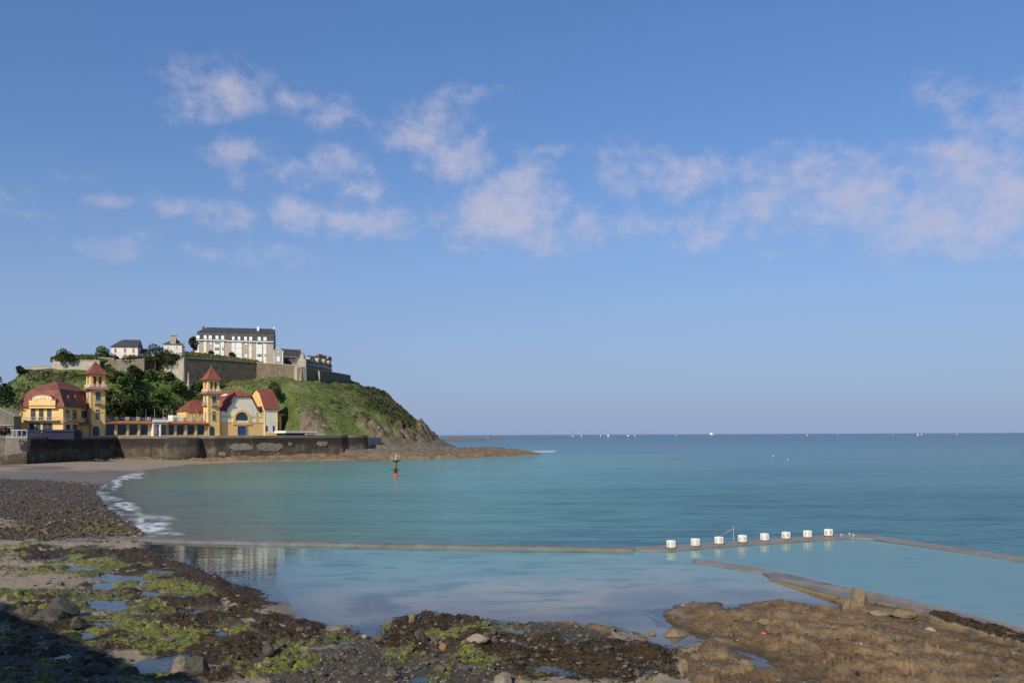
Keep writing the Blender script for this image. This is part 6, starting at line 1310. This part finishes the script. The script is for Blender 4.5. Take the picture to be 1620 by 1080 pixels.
# ------------------------------------------------------------------ ramparts
def rampart(label, pts, mat, bat=.45, thick=2.2, cop='stone_light'):
    """pts: (px, depth, ytop, ybot)"""
    V = []; pl = [XY(p[0], p[1]) for p in pts]; o1 = offs(pl, bat); o2 = offs(pl, -thick); t = thing('rampart', label, 'rampart', (pl[0].x, pl[0].y, 30), 'stone ramparts of the upper town'); mb = MB(); cb = MB(); VC = []
    oc, oc2 = offs(pl, .18), offs(pl, -thick * .5)
    for i, p in enumerate(pts):
        zt, zb = P(p[0], p[2], p[1]).z, P(p[0], p[3], p[1]).z - 2.5
        V.append([(o1[i].x, o1[i].y, zb), (pl[i].x, pl[i].y, zt), (o2[i].x, o2[i].y, zt), (o2[i].x, o2[i].y, zb)])
        VC.append([(oc[i].x, oc[i].y, zt + .003), (oc[i].x, oc[i].y, zt + .3), (oc2[i].x, oc2[i].y, zt + .3), (oc2[i].x, oc2[i].y, zt + .003)])
    for i in range(len(pts) - 1): mb.loft(V[i], V[i + 1], i == 0, i == len(pts) - 2); cb.loft(VC[i], VC[i + 1], i == 0, i == len(pts) - 2)
    mb.build('wall', M[mat], t); cb.build('coping', M[cop], t); return t
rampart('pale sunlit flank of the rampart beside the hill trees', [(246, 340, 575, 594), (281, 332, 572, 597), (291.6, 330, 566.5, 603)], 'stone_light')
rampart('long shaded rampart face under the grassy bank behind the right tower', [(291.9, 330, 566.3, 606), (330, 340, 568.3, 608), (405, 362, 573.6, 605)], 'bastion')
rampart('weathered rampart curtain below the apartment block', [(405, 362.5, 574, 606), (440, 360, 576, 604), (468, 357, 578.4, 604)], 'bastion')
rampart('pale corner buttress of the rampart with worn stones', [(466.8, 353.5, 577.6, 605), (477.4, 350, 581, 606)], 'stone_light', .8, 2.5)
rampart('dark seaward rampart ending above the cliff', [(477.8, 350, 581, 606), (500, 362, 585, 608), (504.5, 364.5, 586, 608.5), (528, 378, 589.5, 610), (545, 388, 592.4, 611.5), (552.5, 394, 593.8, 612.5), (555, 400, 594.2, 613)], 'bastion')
fr = Fr(XY(503.2, 362.3), u=(XY(506.4, 362.6) - XY(503.2, 362.3))); zt, zb = fr.z(504.6, 586.4), fr.z(504.6, 609); tag(MB().loft([fr.pt(0, .5, zb - 2), fr.pt(fr.a(506.6), .5, zb - 2), fr.pt(fr.a(506.6), -2.5, zb - 2), fr.pt(0, -2.5, zb - 2)], [fr.pt(.1, 0, zt), fr.pt(fr.a(506.4), 0, zt), fr.pt(fr.a(506.4), -2.5, zt), fr.pt(.1, -2.5, zt)]).build('buttress', M['stone_light']), 'slim pale buttress on the dark seaward rampart', 'buttress')
rampart('low pale wall under the grassy bank at the left of the hill', [(84, 331, 570.4, 579), (120, 331, 570.6, 580), (158, 331, 570.6, 581)], 'stone_light', .4, 1.2)
rampart('thin low wall at the far left crest of the hill', [(44, 331, 581, 586), (60, 331, 579.3, 585), (84, 331, 579, 584)], 'stone_light', .3, .6)
rampart('dark stone wall below the cream house', [(157, 334, 566.3, 584), (185, 333, 568.5, 588)], 'bastion', .5, 2)
rampart('ruined pale wall with a buttress below the cream house', [(184, 330, 569.5, 590), (205, 329.6, 570.5, 590), (229, 330, 568.5, 590)], 'stone', .6, 2)
rampart('dark lower wall in the shade of the hill trees', [(229, 333, 570, 594), (247, 336, 573, 596)], 'bastion', .5, 2)
# white statue-like post by the rampart
p = P(298, 605, 328); tag(MB().lathe((p.x, p.y), [(.8, p.z - 3), (.55, p.z + .6), (.3, p.z + 1.0), (.2, p.z + 3.4), (.26, p.z + 3.6), (.05, p.z + 4.1)], 8).build('stone_cross', M['stone_light']), 'slim pale stone monument standing before the dark rampart', 'monument')
# stone shed at the left edge
fr = Fr(XY(-14, 240), u=(.95, .31)); a1 = fr.a(22); z = lambda y, px=8: fr.z(px, y); t = thing('stone_shed', 'rubble stone building with sloping roof cut by the left edge', 'building', tuple(fr.pt(a1 / 2, -3, 7.3)))
MB().ext(fr, [(-3, 7.0), (a1, 7.0), (a1, z(659.5, 22)), (a1 * .35, z(646.5, 0)), (-3, z(655, -14))], -9, 0).build('wall', M['stone'], t)
mb = MB(); zA, zB = z(646, 0), z(659, 22); quad_slab(mb, [fr.pt(a1 * .35, .3, zA), fr.pt(a1 + .3, .3, zB), fr.pt(a1 + .3, -9.2, zB), fr.pt(a1 * .35, -9.2, zA)], (0, 0, .3)); quad_slab(mb, [fr.pt(a1 * .35, .3, zA), fr.pt(-3.3, .3, z(655, -14)), fr.pt(-3.3, -9.2, z(655, -14)), fr.pt(a1 * .35, -9.2, zA)], (0, 0, .301)); mb.build('roof', M['stone_light'], t)
MB().box(fr, -3, a1, .005, .25, z(673), z(671.5)).build('string_course', M['stone_light'], t)
# ------------------------------------------------------------------ trees and bushes
def tree(name, label, px, py, D, hpx, wpx, mat, n_=900, leaf=.5, trunk=.22, seed=0, group=None, base_z=None, cat='tree', clumps=11):
    rng = np.random.default_rng(seed + 100); s = D / F; p = P(px, py, D); gz = p.z if base_z is None else base_z; Hh, Wd = hpx * s, wpx * s
    t = thing(name, label, cat, (p.x, p.y, gz), group); tk = MB(); th = Hh * trunk; top = Vector((p.x + rng.normal(0, .1) * Wd, p.y, gz + Hh * .55))
    tk.tube((p.x, p.y, gz - .6), (p.x, p.y, gz + th), .035 * Hh + .06, .028 * Hh + .05); tk.tube((p.x, p.y, gz + th), top, .028 * Hh + .05, .02 * Hh)
    C_ = []
    for k in range(clumps):
        a = rng.uniform(0, 2 * PI); u = (k + .5) / clumps; zz = th + (Hh - th) * ((.02 if trunk < .15 else .12) + .8 * u); rr = Wd * .5 * (math.sin(PI * (.18 + .74 * u)) ** .8) * rng.uniform(.25, .75); c = np.array([p.x + rr * math.cos(a), p.y + rr * math.sin(a), gz + zz]); r = (Wd * .5) * rng.uniform(.34, .6)
        C_.append((c, r)); tk.tube((p.x, p.y, gz + th + (zz - th) * .35), tuple(c), .016 * Hh + .03, .02, k=5)
    tk.build('trunk', M['bark'], t); V = []
    w = np.array([r ** 2 for c, r in C_]); w /= w.sum()
    for (c, r), ww in zip(C_, w):
        m = max(int(n_ * ww), 12); d = rng.normal(0, 1, (m, 3)); d /= np.linalg.norm(d, axis=1)[:, None]; rad = r * rng.uniform(.55, 1.08, m) ** .6
        q = c + d * rad[:, None] * np.array([1, 1, .78]); q[:, 2] = np.maximum(q[:, 2], gz + .05)
        a = rng.normal(0, 1, (m, 3)) + d * .6; a /= np.linalg.norm(a, axis=1)[:, None]; b = np.cross(a, rng.normal(0, 1, (m, 3))); b /= np.linalg.norm(b, axis=1)[:, None]; e = np.cross(a, b); sz = leaf * rng.uniform(.5, 1.2, m)[:, None]
        V.append(np.stack([q - b * sz * .6 - e * sz * .35, q + b * sz * .6 - e * sz * .3, q + b * sz * .35 + e * sz * .45, q - b * sz * .45 + e * sz * .4], 1))
    V = np.concatenate(V).reshape(-1, 3); link('crown', npmesh('crown', V, np.arange(len(V)).reshape(-1, 4)), M[mat], t); return t
# wooded slope behind the gallery: (px, base y, depth, height px, width px, leaves)
WOOD = [(176,664,292,30,22,'leaf_dark'),(170,640,300,26,22,'leaf'),(188,668,295,46,30,'leaf_olive'),(205,664,300,40,30,'leaf'),(196,632,308,36,26,'leaf_bright'),(222,668,301,52,32,'leaf_dark'),(214,624,314,34,26,'leaf_dark'),(212,604,320,26,24,'leaf_dark'),
 (240,667,305,44,30,'leaf_olive'),(236,634,312,40,32,'leaf_bright'),(254,616,318,32,34,'leaf_bright'),(262,668,309,54,34,'leaf'),(258,648,312,30,26,'leaf_dark'),(276,636,316,38,36,'leaf_bright'),(284,668,313,42,24,'leaf_dark'),(292,620,322,28,30,'leaf_bright'),
 (303,652,316,44,22,'leaf_dark'),(310,640,320,40,24,'leaf_dark'),(186,612,316,22,24,'leaf_olive'),(176,606,318,18,18,'leaf'),(238,602,322,16,22,'leaf'),(280,604,325,18,26,'leaf_bright'),(322,618,330,16,20,'leaf'),(312,606,331,12,18,'leaf'),(340,608,338,12,20,'leaf_dark'),(268,604,325,14,16,'leaf_olive')]
TL = ['dark small tree low beside the left tower', 'mid green bushy tree right of the left tower', 'olive tree behind the left windows of the gallery', 'green tree behind the third gallery window', 'bright green crown above the olive tree', 'tall dark tree behind the fourth gallery window', 'dark crown high on the wooded slope', 'topmost dark tree on the wooded slope under the ruined wall',
 'olive brown tree behind the gallery porch', 'bright green tree above the gallery porch', 'broad bright green crown near the top of the wooded slope', 'tall green tree behind the gallery right of the porch', 'dark undertree in the middle of the wooded slope', 'broad bright green tree at the right of the wooded slope', 'dark narrow tree beside the white terrace hut', 'bright crown at the upper right of the wooded slope',
 'dark tree by the rock above the white terrace hut', 'dark tree left of the right tower', 'olive bush at the upper left of the wooded slope', 'small green bush highest beside the left tower', 'green bush below the dark lower wall', 'bright bush under the pale rampart flank', 'green bush left of the right tower roof', 'low green bush at the foot of the dark rampart', 'dark bush right of the right tower roof', 'small olive bush below the hill trees']
for k, (w_, l) in enumerate(zip(WOOD, TL)):
    hb = hz_at(P(w_[0], w_[1], w_[2]).x, w_[2]); zb = P(w_[0], w_[1], w_[2]).z
    tree('broadleaf_tree', l, *w_[:5], w_[5], 1300, .62, .2, k, 'trees on the wooded slope behind the casino gallery', base_z=min(zb, hb + 1) if hb < zb + 6 else zb)
UP = [('round_bush', 'dark rounded bush at the left end of the grassy bank', 97, 571, 329, 19, 24, 'leaf'), ('round_bush', 'lower dark bush just right of the leftmost bank bush', 110, 571, 329.5, 13, 18, 'leaf_dark'), ('round_bush', 'green round bush left of the cream house', 162, 566, 336, 18, 26, 'leaf'),
 ('broadleaf_tree', 'big dark spreading tree left of the chimney house', 246, 582, 333, 36, 36, 'leaf_dark'), ('broadleaf_tree', 'dark leaning tree in front of the pale rampart flank', 265, 582, 332, 27, 34, 'leaf_dark'), ('round_bush', 'green shrub below the chimney house', 280, 574, 334, 14, 26, 'leaf_olive'), ('broadleaf_tree', 'reddish dark tree at the left corner of the apartment block', 306, 562, 352, 30, 16, 'leaf_brown'), ('round_bush', 'small dark bush against the left apartment wing', 333.5, 564, 360, 10, 10, 'leaf_dark'), ('round_bush', 'small dark bush at the joint of the apartment wings', 366, 567, 362, 10, 11, 'leaf_dark'),
 ('round_bush', 'dark lone bush on the green slope right of the casino roof', 438, 626, 331, 13, 18, 'leaf_dark'), ('round_bush', 'dark shrub in front of the cream house wall', 184, 571, 331, 8, 10, 'leaf_brown'), ('round_bush', 'low shrub over the ruined wall', 208, 572, 332, 7, 26, 'leaf_olive'), ('round_bush', 'bush by the left tower roof', 172, 596, 325, 22, 16, 'leaf'), ('round_bush', 'dark ivy mound at the far left crest', 33, 590, 326, 10, 16, 'leaf_dark')]
for k, (nm, l, *a) in enumerate(UP): tree(nm, l, *a, 900, .5, .06 if nm == 'round_bush' else .22, 60 + k, None, None, 'bush' if nm == 'round_bush' else 'tree')
tree('broadleaf_tree', 'very dark tree cut by the left edge above the stone building', -8, 660, 250, 66, 50, 'leaf_dark', 1800, .6, .3, 90)
tree('broadleaf_tree', 'low dark tree between the stone building and the casino', 26, 690, 262, 34, 16, 'leaf_dark', 900, .5, .2, 91)
# flower bed and parked white car nose at the left edge
tree('flower_bed', 'dark red flowering shrub on the bastion at the left edge', 8, 688, 216, 12, 22, 'leaf_brown', 700, .3, .05, 92, None, None, 'flower bed')
